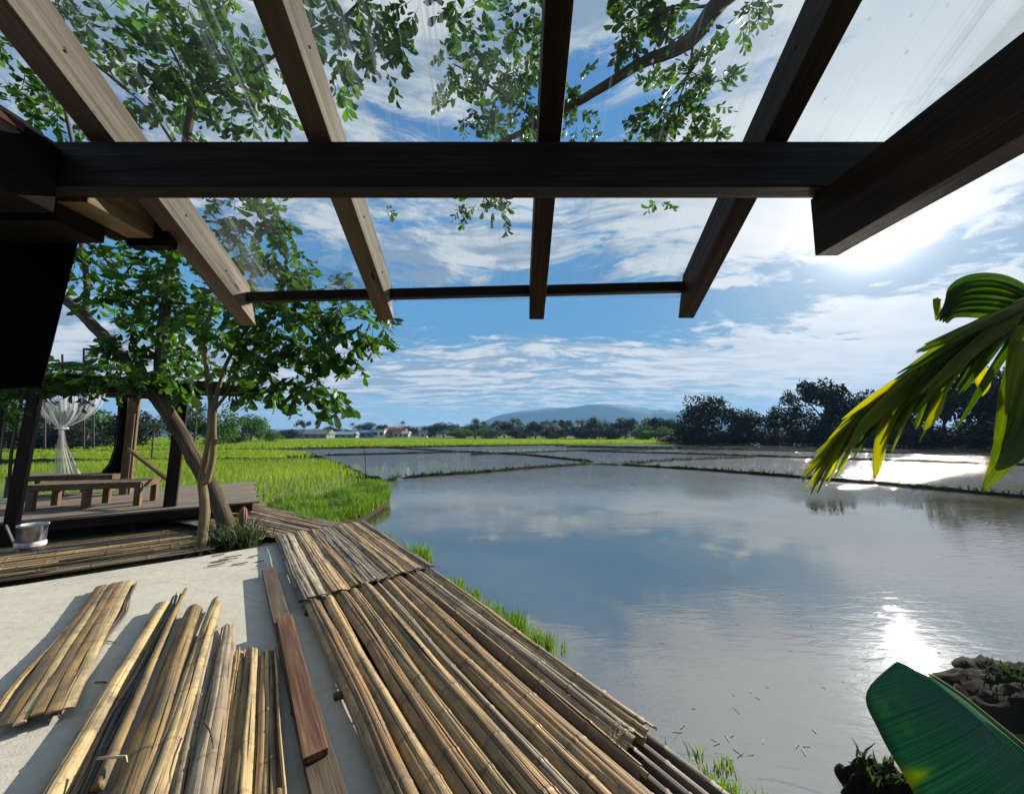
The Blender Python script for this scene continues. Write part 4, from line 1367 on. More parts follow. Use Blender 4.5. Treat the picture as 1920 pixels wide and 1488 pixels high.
# low leafy fringe over the pavilion beam
vroot = thing('creeper', P(120, 760, 6.0), 'dark leafy creeper hanging over the pavilion beam', 'creeper')
lv = Leaves()
for (u, v, y, r, n) in [(70, 710, 5.7, 34, 26), (110, 706, 5.8, 32, 24), (150, 708, 5.9, 32, 24), (195, 705, 6.0, 36, 24), (30, 735, 5.6, 34, 20), (235, 700, 6.1, 36, 22), (270, 705, 6.2, 30, 16), (5, 720, 5.6, 30, 14), (140, 738, 5.8, 12, 3), (330, 700, 6.4, 34, 14)]:
    dd = y / ray(u, v).y
    lv.spray(P(u, v, y), r / 700 * dd, int(n * .8), .12, .7, 7, .22)
lv.build('foliage', M['tree_leaf'], vroot)
b = MB(); limb(b, [Vector((-7.25, 5.6, 0)), Vector((-7.3, 5.5, 1.2)), Vector((-7.2, 5.55, 2.4)), P(150, 712, 5.9), P(300, 702, 6.4)], .02, .01, 6)
kid(b.build('stem', M['bark'], smooth=True), vroot)

# overhanging tree whose limb crosses the clear roof
ot = thing('tree', (8.5, -3.2, -.1), 'tree overhead whose bare limb and leaf tufts show through the clear roof', 'tree')
b = MB()
limb(b, [(8.5, -3.2, -.4), (8.4, -2.6, 2.5), (7.6, -1.2, 5.6), (5.8, 2.2, 8.2), P(1420, -60, 5.00), P(1345, 10, 5.70), P(1300, 70, 6.10), P(1262, 95, 6.40), P(1200, 120, 6.70), P(1112, 175, 7.00), P(1010, 232, 7.40), P(925, 275, 7.80)], .24, .05, 9, .08)
b2 = MB()
for (u0, v0, y0, u1, v1, y1) in ((1300, 70, 3.05, 1275, 180, 3.5), (1275, 180, 3.5, 1255, 260, 3.9), (1010, 232, 3.7, 930, 170, 3.7), (930, 170, 3.7, 850, 120, 3.7), (1345, 10, 2.85, 1230, 20, 3.0), (1112, 175, 3.5, 1070, 200, 3.6), (925, 275, 3.9, 905, 380, 4.3), (1420, -60, 2.5, 1500, -10, 2.8)):
    limb(b, [P(u0, v0, 2 * y0), P((u0 + u1) / 2 + 6, (v0 + v1) / 2, y0 + y1), P(u1, v1, 2 * y1)], .03, .012, 5)
kid(b.build('trunk', M['bark'], smooth=True), ot)
lv = Leaves()
for (u, v, y, r, n) in [
    (840, 150, 3.7, 38, 12), (880, 120, 3.6, 42, 18), (870, 200, 3.8, 36, 12), (930, 80, 3.6, 40, 16), (975, 60, 3.6, 40, 18), (960, 130, 3.7, 55, 30), (990, 190, 3.7, 55, 32), (930, 200, 3.8, 48, 20), (960, 240, 3.8, 40, 16), (1000, 110, 3.6, 40, 18), (1075, 180, 3.6, 34, 14), (1085, 225, 3.7, 34, 12),
    (905, 235, 3.8, 26, 6), (1175, 45, 3.1, 46, 18), (1210, 30, 3.0, 46, 20), (1240, 20, 3.0, 40, 16), (1190, 5, 3.0, 60, 22), (1290, 5, 2.9, 40, 12), (1380, 8, 2.8, 40, 10), (1420, 0, 2.8, 30, 6),
    (1290, 130, 3.4, 46, 20), (1320, 150, 3.4, 42, 18), (1270, 190, 3.5, 52, 26), (1310, 215, 3.6, 46, 18), (1240, 200, 3.6, 44, 20), (1220, 240, 3.7, 44, 16), (1290, 255, 3.8, 40, 12), (1195, 260, 3.8, 28, 8),
    (905, 385, 4.2, 34, 14), (930, 395, 4.2, 24, 7), (880, 378, 4.2, 24, 6), (730, 378, 4.4, 26, 4), (1240, 380, 4.2, 20, 3), (1000, 20, 3.5, 40, 12), (880, 30, 3.5, 30, 8)]:
    y *= 2
    dd = y / ray(u, v).y
    lv.spray(P(u, v, y), r / 700 * dd * .92, int(n * .72), .165, .6, 9, .36)
lv.build('crown', M['roof_leaf'], ot)

# ------------------------------------------------------------------ grass and rice
def inpoly(pts, poly):
    x, y = pts[:, 0], pts[:, 1]
    ins = np.zeros(len(pts), bool)
    j = len(poly) - 1
    for i in range(len(poly)):
        xi, yi = poly[i][0], poly[i][1]
        xj, yj = poly[j][0], poly[j][1]
        c = ((yi > y) != (yj > y)) & (x < (xj - xi) * (y - yi) / (yj - yi + 1e-12) + xi)
        ins ^= c
        j = i
    return ins

def clumps(c, nb, h, hv, lean, w):
    """blades round clump centres"""
    n = len(c)
    B = np.repeat(c, nb, 0)
    B[:, :2] += rng.normal(0, .018, (n * nb, 2))
    H = np.repeat(h, nb) * rng.uniform(1 - hv, 1 + hv, n * nb)
    a = rng.random(n * nb) * 2 * np.pi
    l = lean * H * rng.random(n * nb)
    Ln = np.stack([np.cos(a) * l, np.sin(a) * l, np.zeros(n * nb)], 1)
    return B, H, Ln, np.full(n * nb, w) * rng.uniform(.7, 1.3, n * nb)

poly_near = [G(572, 851, WZ)[:2], G(590, 858, WZ)[:2], G(640, 878, WZ)[:2], G(688, 905, WZ)[:2], G(600, 940, WZ)[:2], G(505, 958, WZ)[:2], G(420, 960, WZ)[:2], (-8.5, 8.6), (-14, 11), (-40, 24), (-60, 30), (-70, 40)]
A = []
# set out in rows by hand: a jittered lattice
sp_ = .21
gx, gy = np.meshgrid(np.arange(-34, -2, sp_), np.arange(-2, 27, sp_))
c = np.stack([gx.ravel(), gy.ravel()], 1)
th = R(20)
c = c @ np.array([[math.cos(th), -math.sin(th)], [math.sin(th), math.cos(th)]]) + np.array([3.0, 2.0])
c += rng.normal(0, .035, c.shape)
lim1 = [p for p in poly_near]
k1 = inpoly(c, [(p[0], p[1]) for p in poly_near]) & (np.abs(c[:, 0]) / np.maximum(c[:, 1], .1) < 1.55) & (c[:, 1] < 24.5) & (c[:, 1] > 8.3)
c = c[k1]
dens = .30 + .70 / (1 + np.exp(-(c[:, 1] - 15.5 + .15 * (c[:, 0] + 9)) * .8))
c = c[rng.random(len(c)) < .62 + .38 * dens]
dens = .30 + .70 / (1 + np.exp(-(c[:, 1] - 13.0 + .3 * (c[:, 0] + 10)) * .7))
B, H, Ln, Wd = clumps(np.column_stack([c, np.full(len(c), WZ)]), 6, .14 + .20 * dens, .35, .45, .013)
sets = [(B, H, Ln, Wd)]
gx = rng.uniform(-62, -8, 16000); gy = rng.uniform(22, 40, 16000)
c = np.stack([gx, gy], 1)
k2 = (np.abs(c[:, 0]) / c[:, 1] < 1.5) & (inpoly(c, [G(572, 850, -.2)[:2], G(590, 857, -.2)[:2], G(533, 863, -.2)[:2], G(300, 867, -.2)[:2], G(-200, 868, -.2)[:2], (-70, 48), (-30, 44)]))
c = c[k2]
sets.append(clumps(np.column_stack([c, np.full(len(c), -.21)]), 5, np.full(len(c), .27), .35, .5, .035))
gx = rng.uniform(-120, 60, 32000); gy = 41 + rng.random(32000) ** 1.4 * 80
c = np.stack([gx, gy], 1)
k3 = (np.abs(c[:, 0]) / c[:, 1] < 1.5) & inpoly(c, [(-260, 49), G(440, 844.5, -.2)[:2], G(720, 837.2, -.2)[:2], G(1055, 832.8, -.2)[:2], (60, 93), (75, 140), (-200, 140)])
c = c[k3]
sets.append(clumps(np.column_stack([c, np.full(len(c), -.2)]), 4, np.full(len(c), .36), .35, .5, .07))
B, H, Ln, Wd = [np.concatenate([s[k] for s in sets]) for k in range(4)]
big = .5 + .5 * np.sin(B[:, 0] * .35 + 1.3 * np.sin(B[:, 1] * .3)) * np.sin(B[:, 1] * .5)
tag(blades_obj('rice_plants', B, H, Ln, Wd, M['rice_leaf'], rnd=np.clip(.2 + .5 * big + rng.normal(0, .15, len(B)), 0, 1)), kind='stuff')

# grass: hump, walkway edge, dikes, weeds at the trees
sets = []
hp = [(p.x, p.y) for p in HUMP]
mn, mx_ = np.min(hp, 0), np.max(hp, 0)
c = np.stack([rng.uniform(mn[0] - .1, mx_[0] + .1, 5200), rng.uniform(mn[1] - .1, mx_[1] + .1, 5200)], 1)
c = c[inpoly(c, [(hc.x + (x - hc.x) * 1.06, hc.y + (y - hc.y) * 1.06) for x, y in hp])]
tuft = .5 + .5 * np.sin(c[:, 0] * 4.1 + 1) * np.sin(c[:, 1] * 3.3)
sets.append(clumps(np.column_stack([c, np.full(len(c), -.12)]), 6, .12 + .15 * tuft, .4, .7, .012))
n = 900
s = rng.uniform(-3.3, 3.2, n)
amp = np.clip(np.sin(s * 2.1 + .6) + .35 * np.sin(s * 6.3) + .25, 0.05, 1)
wv = 1.29 + rng.random(n) * .22 * (.5 + amp)
q = np.array([list(W(a, b_, 0)) for a, b_ in zip(s, wv)])
q[:, 2] = -.08 - (wv - 1.29) * .6
kp = rng.random(n) < .30 + .5 * amp
sets.append(clumps(q[kp], 6, (.04 + .07 * amp[kp]), .5, .9, .006))
for (sc, n_, h_) in ((-1.25, 40, .20), (-1.1, 34, .17), (1.0, 44, .14), (1.35, 30, .12), (-.15, 24, .10), (2.75, 14, .07), (.25, 26, .10), (.7, 16, .08)):
    q = np.array([list(W(sc + rng.normal(0, .10), 1.40 + rng.random() * .22, -.19)) for _ in range(n_)])
    sets.append(clumps(q, 8, np.full(n_, h_), .4, .6, .008))
B, H, Ln, Wd = [np.concatenate([s_[k] for s_ in sets]) for k in range(4)]
tag(blades_obj('grass', B, H, Ln, Wd, M['grass_leaf']), kind='stuff')
# sparse dark weeds on the dikes
c = []
for pp in dk:
    for p in pp:
        for _ in range(4):
            if random.random() < .75: c.append((p.x + random.uniform(-.2, .2), p.y + random.uniform(-.2, .2), WZ + .08))
c = np.array(c)
B, H, Ln, Wd = clumps(c, 5, rng.uniform(.05, .17, len(c)), .4, .9, .03)
tag(blades_obj('dike_weeds', B, H, Ln, Wd, M['dark_weed']), kind='stuff')
c = np.array([list(G(u, v, 0)) for u, v in zip(rng.normal(445, 32, 130), rng.normal(1018, 10, 130))])
c = c[[(p - O0).dot(E2) > 2.62 for p in map(Vector, c)]] if len(c) else c
B, H, Ln, Wd = clumps(c, 8, rng.uniform(.08, .30, len(c)), .4, 1.0, .013)
c2 = np.array([[mc1.x + rng.normal(0, .05), mc1.y + rng.normal(0, .05), WZ + .13] for _ in range(14)] + [[mc2.x + rng.normal(0, .10), mc2.y + rng.normal(0, .10), WZ + .15] for _ in range(60)])
B2, H2, L2, W2 = clumps(c2, 7, rng.uniform(.02, .07, len(c2)), .5, 1.6, .012)
tag(blades_obj('weeds', np.concatenate([B, B2]), np.concatenate([H, H2]), np.concatenate([Ln, L2]), np.concatenate([Wd, W2]), M['dark_weed']), kind='stuff')
# floating bits of straw
uu = np.concatenate([rng.normal(1420, 110, 26), rng.uniform(1000, 1900, 40)]); vv_ = np.concatenate([rng.normal(1390, 60, 26), rng.uniform(960, 1300, 40)])
b = MB()
for u, v in zip(uu, vv_):
    p = G(u, v, WZ + .004)
    a = random.uniform(0, 3.1); L_ = random.uniform(.012, .06); w_ = random.uniform(.0015, .004)
    b.obox(p, (-math.sin(a) * w_ / 2, math.cos(a) * w_ / 2, 0), (math.cos(a) * L_ / 2, math.sin(a) * L_ / 2, 0), (0, 0, .0012))
tag(b.build('straw_bits', M['straw']), kind='stuff')

# flower bud by the leaning trunk
fb = G(453, 1012, 0)
root = thing('flower', fb, 'pinkish brown drooping flower bud on a short stem at the foot of the leaning trunk', 'flower')
b = MB(); top = P(456, 962, fb.y)
b.tube([fb, fb.lerp(top, .6) + Vector((.02, 0, 0)), top], [.012, .010, .008], 6); kid(b.build('stem', M['brown_wood'], smooth=True), root)
b = MB()
for k in range(7):
    a = k * .9
    pts = [top + Vector((.026 * math.cos(a) * f, .026 * math.sin(a) * f, .06 + .02 * f - 1.5 * z)) for f, z in ((.2, -.02), (1.0, .02), (1.3, .08), (.9, .14), (.2, .17))]
    b.tube(pts, [.008, .02, .026, .02, .004], 6)
kid(b.build('bud', M['petal'], smooth=True), root)

# ------------------------------------------------------------------ banana plant at the right
bp = thing('banana_plant', (2.75, 1.1, WZ), 'banana plant with a torn drooping frond and a broad blue green leaf', 'banana plant')
b = MB(); limb(b, [(2.8, .9, -.5), (2.8, .92, .6), (2.76, 1.0, 1.6), (2.7, 1.1, 2.2)], .12, .07, 12, .05)
kid(b.build('stem', M['pale_bark'], smooth=True), bp)
MID = [Vector((2.7, 1.1, 2.15)), P(1960, 556, 1.55), P(1905, 580, 1.62), P(1840, 612, 1.68), P(1770, 655, 1.74), P(1710, 695, 1.78), P(1650, 742, 1.80), P(1600, 790, 1.80), P(1555, 838, 1.78)]
b = MB(); limb(b, MID, .022, .004, 7, 0); mrib = kid(b.build('midrib', M['midrib'], smooth=True), bp)
def ribbon(b, pts, wid, r, fold=.35, nrm=None, nx=5, twist=0.0):
    pts = [Vector(p) for p in pts]
    fine = []
    for k in range(len(pts) - 1):
        p0, p1, p2, p3 = pts[max(k - 1, 0)], pts[k], pts[k + 1], pts[min(k + 2, len(pts) - 1)]
        for j in range(6):
            f = j / 6
            fine.append(.5 * ((2 * p1) + (p2 - p0) * f + (2 * p0 - 5 * p1 + 4 * p2 - p3) * f * f + (3 * p1 - p0 - 3 * p2 + p3) * f ** 3))
    fine.append(pts[-1])
    m = len(fine) - 1
    rows, uvs = [], []
    for k, p in enumerate(fine):
        d = (fine[min(k + 1, m)] - fine[max(k - 1, 0)]).normalized()
        nv = (nrm or Vector((-.25, -1, .15))).normalized()
        if twist: nv = Matrix.Rotation(twist * k / m, 3, d) @ nv
        sd = d.cross(nv).normalized()
        n2 = sd.cross(d)
        f = k / m
        wd = np.interp(f, np.linspace(0, 1, len(wid)), wid)
        row, uu = [], []
        for i in range(nx):
            x = (i / (nx - 1) - .5) * 2
            row.append(p + sd * x * wd / 2 - n2 * abs(x) * wd * .5 * fold * (1 if i % 2 == 0 else 1))
            uu.append((f * .8, x * wd * .5 + r))
        rows.append(row); uvs.append(uu)
    b.grid(rows, uvs, r)
# strips of the torn blade: points, widths, yellowness
ST = [
    ([(1668, 775, 1.70), (1655, 820, 1.69), (1648, 860, 1.68), (1641, 897, 1.67)], [.03, .05, .045, .008], .65),
    ([(1770, 735, 1.65), (1758, 765, 1.64), (1745, 790, 1.64), (1732, 806, 1.63)], [.02, .035, .03, .006], .6),
    ([(1830, 665, 1.64), (1838, 695, 1.63), (1845, 720, 1.62), (1840, 742, 1.61)], [.07, .06, .05, .006], .75),
    ([(1925, 610, 1.50), (1908, 680, 1.48), (1895, 740, 1.47), (1884, 775, 1.46)], [.07, .06, .04, .006], .55),
    ([(1940, 640, 1.46), (1918, 740, 1.44), (1905, 810, 1.43), (1885, 860, 1.42), (1843, 921, 1.41)], [.10, .12, .11, .08, .008], .40),
    ([(1950, 700, 1.44), (1930, 790, 1.42), (1900, 850, 1.41), (1868, 880, 1.40)], [.10, .11, .07, .01], .25),
    ([(1762, 590, 1.73), (1758, 575, 1.73), (1757, 560, 1.73), (1755, 600, 1.72)], [.03, .03, .03, .004], .5),
    ([(1735, 700, 1.66), (1680, 745, 1.66), (1620, 800, 1.66), (1590, 850, 1.65)], [.07, .07, .05, .01], .45),
    ([(1700, 720, 1.74), (1640, 770, 1.74), (1580, 825, 1.73), (1520, 868, 1.72)], [.05, .05, .035, .006], .6),
]
# many narrow torn strips along the drooping rib
fr_ = random.Random(3)
mu = [(1985, 545), (1905, 580), (1840, 612), (1770, 655), (1710, 695), (1650, 742), (1600, 790), (1555, 838)]
for k in range(135):
    f = (k + fr_.random()) / 135 * .97
    x = f * (len(mu) - 1)
    i = min(int(x), len(mu) - 2)
    g = x - i
    u0, v0 = mu[i][0] + (mu[i + 1][0] - mu[i][0]) * g, mu[i][1] + (mu[i + 1][1] - mu[i][1]) * g
    du, dv = mu[i + 1][0] - mu[i][0], mu[i + 1][1] - mu[i][1]
    ln = math.hypot(du, dv)
    du, dv = du / ln, dv / ln
    low = fr_.random() < .74
    an = (fr_.uniform(.05, .66) if f < .55 else fr_.uniform(.05, .5)) * (1 - .35 * f) if low else -fr_.uniform(.0, .10)
    ca, sa = math.cos(-an), math.sin(-an)
    eu, ev = du * ca - dv * sa, du * sa + dv * ca
    Lp = (265 - 155 * f) * fr_.uniform(.7, 1.1) * (1 if low else .8)
    y0 = 1.58 + .22 * min(1, f * 1.6) + fr_.uniform(-.10, .04)
    sag = fr_.uniform(2, 14)
    pts = [(u0 + eu * Lp * q, v0 + ev * Lp * q + sag * q * q, y0 + .02 * q) for q in (0, .33, .66, 1)]
    wb = fr_.uniform(.015, .042) * (1.25 - .65 * f)
    rr = max(0, fr_.gauss(.16 + .36 * f, .20))
    ST.append((pts, [wb * .8, wb, wb * .8, .004], min(.8, rr)))
for k in range(7):
    of = k * 13 - 40
    ST.append(([(1965, 578 + of * .2, 1.62), (1890, 558 + of * .85, 1.66), (1830, 553 + of * .85, 1.70), (1788, 566 + of * .6, 1.72), (1756 + abs(of) * .5, 600 + of * .15, 1.72)], [.05, .06, .058, .04, .005], .08 + .05 * (k % 3)))
b = MB()
lines = []
for pts, wd, r in ST:
    ribbon(b, [P(u, v, y) for u, v, y in pts], wd, r, .22, Vector((-.35 + random.uniform(-.25, .25), -1, .25 + random.uniform(-.3, .3))), 5, random.uniform(-.5, .5))
kid(b.build('frond', M['banana_leaf'], smooth=True, solid=.0016), bp)
# broad leaf low in the corner
b = MB()
ML = [P(2080, 1545, .95), P(1990, 1465, 1.0), P(1920, 1405, 1.04), P(1860, 1355, 1.07), P(1800, 1306, 1.10), P(1740, 1266, 1.12), P(1682, 1238, 1.13)]
EDL = [P(1790, 1680, .95), P(1760, 1600, .98), P(1735, 1530, 1.0), P(1690, 1445, 1.03), P(1645, 1365, 1.06), P(1625, 1296, 1.09), P(1681, 1239, 1.128)]
rows, uvs = [], []
m = 30
def cat_(pts, f):
    x = f * (len(pts) - 1); k = min(int(x), len(pts) - 2); f = x - k
    p0, p1, p2, p3 = pts[max(k - 1, 0)], pts[k], pts[k + 1], pts[min(k + 2, len(pts) - 1)]
    return .5 * ((2 * p1) + (p2 - p0) * f + (2 * p0 - 5 * p1 + 4 * p2 - p3) * f * f + (3 * p1 - p0 - 3 * p2 + p3) * f ** 3)
for k in range(m + 1):
    f = k / m
    a_, e_ = cat_(ML, f), cat_(EDL, f)
    o_ = a_ + Vector((.035, .05, -.15)) * math.sin(min(1, (1 - f) * 1.3) * math.pi / 2) * .9
    row, uu = [], []
    for i in range(11):
        x = i / 10
        p = a_.lerp(e_, x) + Vector((-.2, -.6, .5)) * (.05 * math.sin(x * math.pi) * math.sin(math.pi * min(1, .15 + f)) + .003 * math.sin(f * 31) * x)
        row.append(p); uu.append((x * .3, f * 1.0))
    rows.append(row); uvs.append(uu)
i0 = len(b.v)
b.grid(rows, uvs, .0)
for k in range(m + 1):
    for i in range(11):
        f = k / m
        yb = .8 * math.exp(-((f - .47) / .032) ** 2) * (1 if i > 8 else .55 if i == 8 else .2 if i == 7 else 0) + (.30 if i == 10 else 0)
        b.rnd[i0 + k * 11 + i] = yb
kid(b.build('leaf', M['teal_leaf'], smooth=True, solid=.0016), bp)
b = MB()
limb(b, [Vector((2.75, 1.05, .7))] + [p + Vector((0, -.006, .006)) for p in ML], .010, .0025, 6, 0)
kid(b.build('midrib', M['midrib'], smooth=True), bp)
# ------------------------------------------------------------------ far trees and houses
def crown_mesh(seed, shape='round', n=2600, leaf=.42):
    """crown of a 1 m wide, 1 m tall unit tree made of leaf clumps; returns arrays"""
    g = np.random.default_rng(seed)
    m = {'round': 34, 'tall': 30, 'loose': 22, 'umbrella': 24, 'bush': 30}[shape]
    c = norm(g.normal(size=(m, 3))) * (g.random((m, 1)) ** .4)
    if shape == 'umbrella':
        c = c * np.array([.46, .46, .16]) + np.array([0, 0, .78]); r0 = .11
    elif shape == 'tall':
        c = c * np.array([.34, .34, .42]) + np.array([0, 0, .55]); r0 = .13
    elif shape == 'bush':
        c = c * np.array([.42, .42, .40]) + np.array([0, 0, .40]); r0 = .15
    elif shape == 'loose':
        c = c * np.array([.40, .40, .36]) + np.array([0, 0, .62]); r0 = .12
    else:
        c = c * np.array([.38, .38, .36]) + np.array([0, 0, .56]); r0 = .15
    k = g.integers(0, m, n)
    q = norm(g.normal(size=(n, 3)))
    p = c[k] + q * r0 * (g.uniform(.55, 1.1, m)[k])[:, None] * (g.random((n, 1)) ** .35)
    p[:, 2] = np.maximum(p[:, 2], .02)
    d = norm(q + g.normal(size=(n, 3)) * .7 + np.array([0, 0, -.2]))
    s = norm(np.cross(d, g.normal(size=(n, 3))))
    rnd = np.clip(g.random(m)[k] * .6 + g.random(n) * .4, 0, 1)
    return p, d, s, rnd, g
def proto_tree(seed, shape, H, Wd, mat, leaf, n=2600, trunk=True):
    p, d, s, rnd, g = crown_mesh(seed, shape, n)
    p = p * np.array([Wd, Wd, H])
    L = leaf * g.uniform(.6, 1.4, len(p))
    V, tri, quad = leaves_geo(p, d, s, L, L * .55, .2)
    crown = np_mesh('crown', V, [tri, quad], M[mat], np.repeat(rnd, 6))
    b = MB()
    limb(b, [(0, 0, -.4), (.02 * Wd, 0, H * .25), (-.03 * Wd, .02 * Wd, H * .5), (.02 * Wd, 0, H * .72)], H * .025, H * .008, 6)
    for a in (0.3, 2.2, 4.4):
        limb(b, [(0, 0, H * .3), (.12 * Wd * math.cos(a), .12 * Wd * math.sin(a), H * .48), (.26 * Wd * math.cos(a), .26 * Wd * math.sin(a), H * .62)], H * .013, H * .005, 5)
    tr_ = b.build('trunk', M['bark'], smooth=True)
    return crown, tr_
used = set()
def place(proto, name, loc, sc, rz, label, group=None, cat='tree'):
    """a tree: an Empty at its foot carrying copies of the kind's crown and trunk"""
    r = thing(name, loc, label, cat, group)
    r.rotation_euler.z = rz
    r.scale = sc
    for o in proto:
        if id(o) not in used:
            used.add(id(o)); c = o
        else:
            c = o.copy(); COL.objects.link(c)
        c.parent = r
    return r
PR = {}
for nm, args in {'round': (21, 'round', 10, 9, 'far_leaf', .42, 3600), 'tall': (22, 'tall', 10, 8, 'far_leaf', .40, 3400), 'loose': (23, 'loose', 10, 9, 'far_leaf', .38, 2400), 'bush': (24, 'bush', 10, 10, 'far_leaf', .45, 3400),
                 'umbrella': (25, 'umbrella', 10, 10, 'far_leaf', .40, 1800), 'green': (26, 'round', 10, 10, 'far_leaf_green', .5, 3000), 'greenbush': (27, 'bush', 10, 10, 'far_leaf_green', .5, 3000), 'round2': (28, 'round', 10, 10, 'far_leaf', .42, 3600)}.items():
    PR[nm] = proto_tree(*args)
def far(u, vtop, hw, Y_, kind, label, group=None, name='tree', base=-.2, cat='tree'):
    top = P(u, vtop, Y_)
    h = top.z - base
    wd = 2 * hw / 700 * Y_ / ray(u, vtop).y * ray(u, 815).y
    return place(PR[kind], name, (top.x, Y_, base), (wd / 9.2, wd / 9.2, h / 9.6), random.uniform(0, 6.2), label, group, cat)

# right-hand wood edge, each tree its own
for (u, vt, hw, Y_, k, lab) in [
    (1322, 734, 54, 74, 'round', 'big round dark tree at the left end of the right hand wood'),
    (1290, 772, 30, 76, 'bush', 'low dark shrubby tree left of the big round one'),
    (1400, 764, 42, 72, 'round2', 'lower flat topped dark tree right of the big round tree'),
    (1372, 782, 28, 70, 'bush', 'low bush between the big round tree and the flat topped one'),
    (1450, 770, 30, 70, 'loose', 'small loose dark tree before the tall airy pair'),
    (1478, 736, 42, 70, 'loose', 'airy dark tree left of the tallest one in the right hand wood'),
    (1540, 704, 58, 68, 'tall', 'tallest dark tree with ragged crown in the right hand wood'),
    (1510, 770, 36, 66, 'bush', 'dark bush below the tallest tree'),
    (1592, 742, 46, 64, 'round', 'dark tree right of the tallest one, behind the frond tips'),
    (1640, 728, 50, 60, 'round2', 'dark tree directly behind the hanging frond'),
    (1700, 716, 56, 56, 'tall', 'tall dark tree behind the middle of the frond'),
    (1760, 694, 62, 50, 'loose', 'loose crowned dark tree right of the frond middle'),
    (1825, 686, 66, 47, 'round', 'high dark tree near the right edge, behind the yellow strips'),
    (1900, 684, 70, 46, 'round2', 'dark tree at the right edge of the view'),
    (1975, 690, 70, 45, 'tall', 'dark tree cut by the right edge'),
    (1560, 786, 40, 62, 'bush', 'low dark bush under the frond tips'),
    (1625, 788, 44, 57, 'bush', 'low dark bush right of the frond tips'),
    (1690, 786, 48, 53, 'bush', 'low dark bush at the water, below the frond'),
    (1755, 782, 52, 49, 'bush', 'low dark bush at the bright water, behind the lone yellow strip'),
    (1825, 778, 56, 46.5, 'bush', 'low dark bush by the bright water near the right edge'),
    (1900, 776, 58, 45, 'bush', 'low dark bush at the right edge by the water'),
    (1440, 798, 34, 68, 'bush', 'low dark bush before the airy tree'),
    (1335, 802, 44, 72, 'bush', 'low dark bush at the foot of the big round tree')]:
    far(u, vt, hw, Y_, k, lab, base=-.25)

for k in range(9):
    far(1300 + k * 80, 800, 52, 88 - k * 2.5, 'bush', 'low dark bush deep in the right hand wood', 'bushes deep in the right hand wood', base=-.4)

for k in range(9):
    far(1290 + k * 84, 812 - k * .8, 62, 78 - k * 4.1, 'bush', 'low dark undergrowth bush at the foot of the right hand wood', 'undergrowth bushes of the right hand wood', base=-.3)

# left, behind the pavilion
for (u, vt, hw, Y_, k, lab) in [
    (-40, 720, 70, 42, 'green', 'broad green tree at the left edge behind the pavilion'),
    (35, 752, 55, 46, 'greenbush', 'green bush between left post and net, beyond the rice'),
    (110, 768, 60, 50, 'green', 'green tree seen through the white net'),
    (180, 756, 52, 52, 'greenbush', 'green bushy tree right of the white net'),
    (250, 770, 44, 54, 'bush', 'dark bush between the middle post and the leaning trunk'),
    (345, 776, 40, 58, 'round', 'dark round bush right of the leaning trunk'),
    (410, 768, 38, 60, 'greenbush', 'green bush behind the slim trunk'),
    (472, 779, 32, 84, 'green', 'round green tree just right of the slim trunk at the field edge'),
    (506, 797, 22, 90, 'greenbush', 'small light green bush beside the round green tree'),
    (75, 800, 50, 44, 'bush', 'low dark bush under the net in the hedge beyond the rice'),
    (165, 802, 50, 46, 'bush', 'low dark bush left of the middle post beyond the rice'),
    (440, 800, 24, 70, 'bush', 'low dark bush behind the slim tree at the field edge')]:
    far(u, vt - (14 if Y_ < 65 else 0), hw, Y_, k, lab)

# tree line across the fields
TL = [(535, 800, 26, 160, 'bush'), (568, 788, 16, 165, 'umbrella'), (590, 802, 18, 250, 'bush'), (622, 797, 20, 260, 'round'), (648, 801, 16, 260, 'bush'), (686, 791, 22, 250, 'round2'), (716, 794, 17, 255, 'tall'),
      (742, 800, 14, 260, 'bush'), (768, 797, 20, 240, 'round'), (800, 798, 22, 235, 'bush'), (832, 797, 20, 230, 'round2'), (862, 796, 20, 225, 'bush'), (890, 797, 20, 215, 'round'), (918, 796, 20, 210, 'bush'), (946, 794, 20, 205, 'round2'),
      (975, 797, 22, 200, 'bush'), (1004, 793, 20, 195, 'round'), (1032, 797, 22, 190, 'bush'), (1060, 791, 20, 185, 'tall'), (1088, 796, 22, 180, 'bush'), (1116, 787, 22, 170, 'round'), (1145, 791, 22, 165, 'bush'), (1172, 789, 22, 160, 'round2'),
      (1200, 793, 22, 150, 'bush'), (1228, 786, 22, 140, 'tall'), (1254, 788, 22, 125, 'round'), (1275, 794, 20, 110, 'bush'), (1212, 801, 24, 130, 'greenbush'), (1240, 803, 22, 120, 'greenbush'), (1150, 802, 26, 150, 'bush'), (1100, 803, 26, 160, 'bush'), (1040, 804, 26, 170, 'bush'), (980, 804, 26, 180, 'bush'), (920, 804, 26, 190, 'greenbush'), (860, 805, 26, 200, 'greenbush')]
for (u, vt, hw, Y_, k) in TL:
    if u == 568:
        far(u, vt, hw, Y_, k, 'small umbrella shaped tree alone above the long grey roof', base=-.2)
    elif u < 600:
        far(u, vt, hw, Y_, k, 'low dark tree left of the long grey roof' if u < 560 else 'low tree behind the right end of the long grey roof', base=-.2)
    elif u < 780:
        far(u, vt, hw, Y_, k, 'small dark tree behind the distant houses', 'trees behind the distant houses', base=-.2)
    else:
        far(u, vt - 6, hw * 1.2, Y_, k, 'dark leafy tree in the distant tree line under the hills', 'leafy trees of the distant tree line', base=-.2)

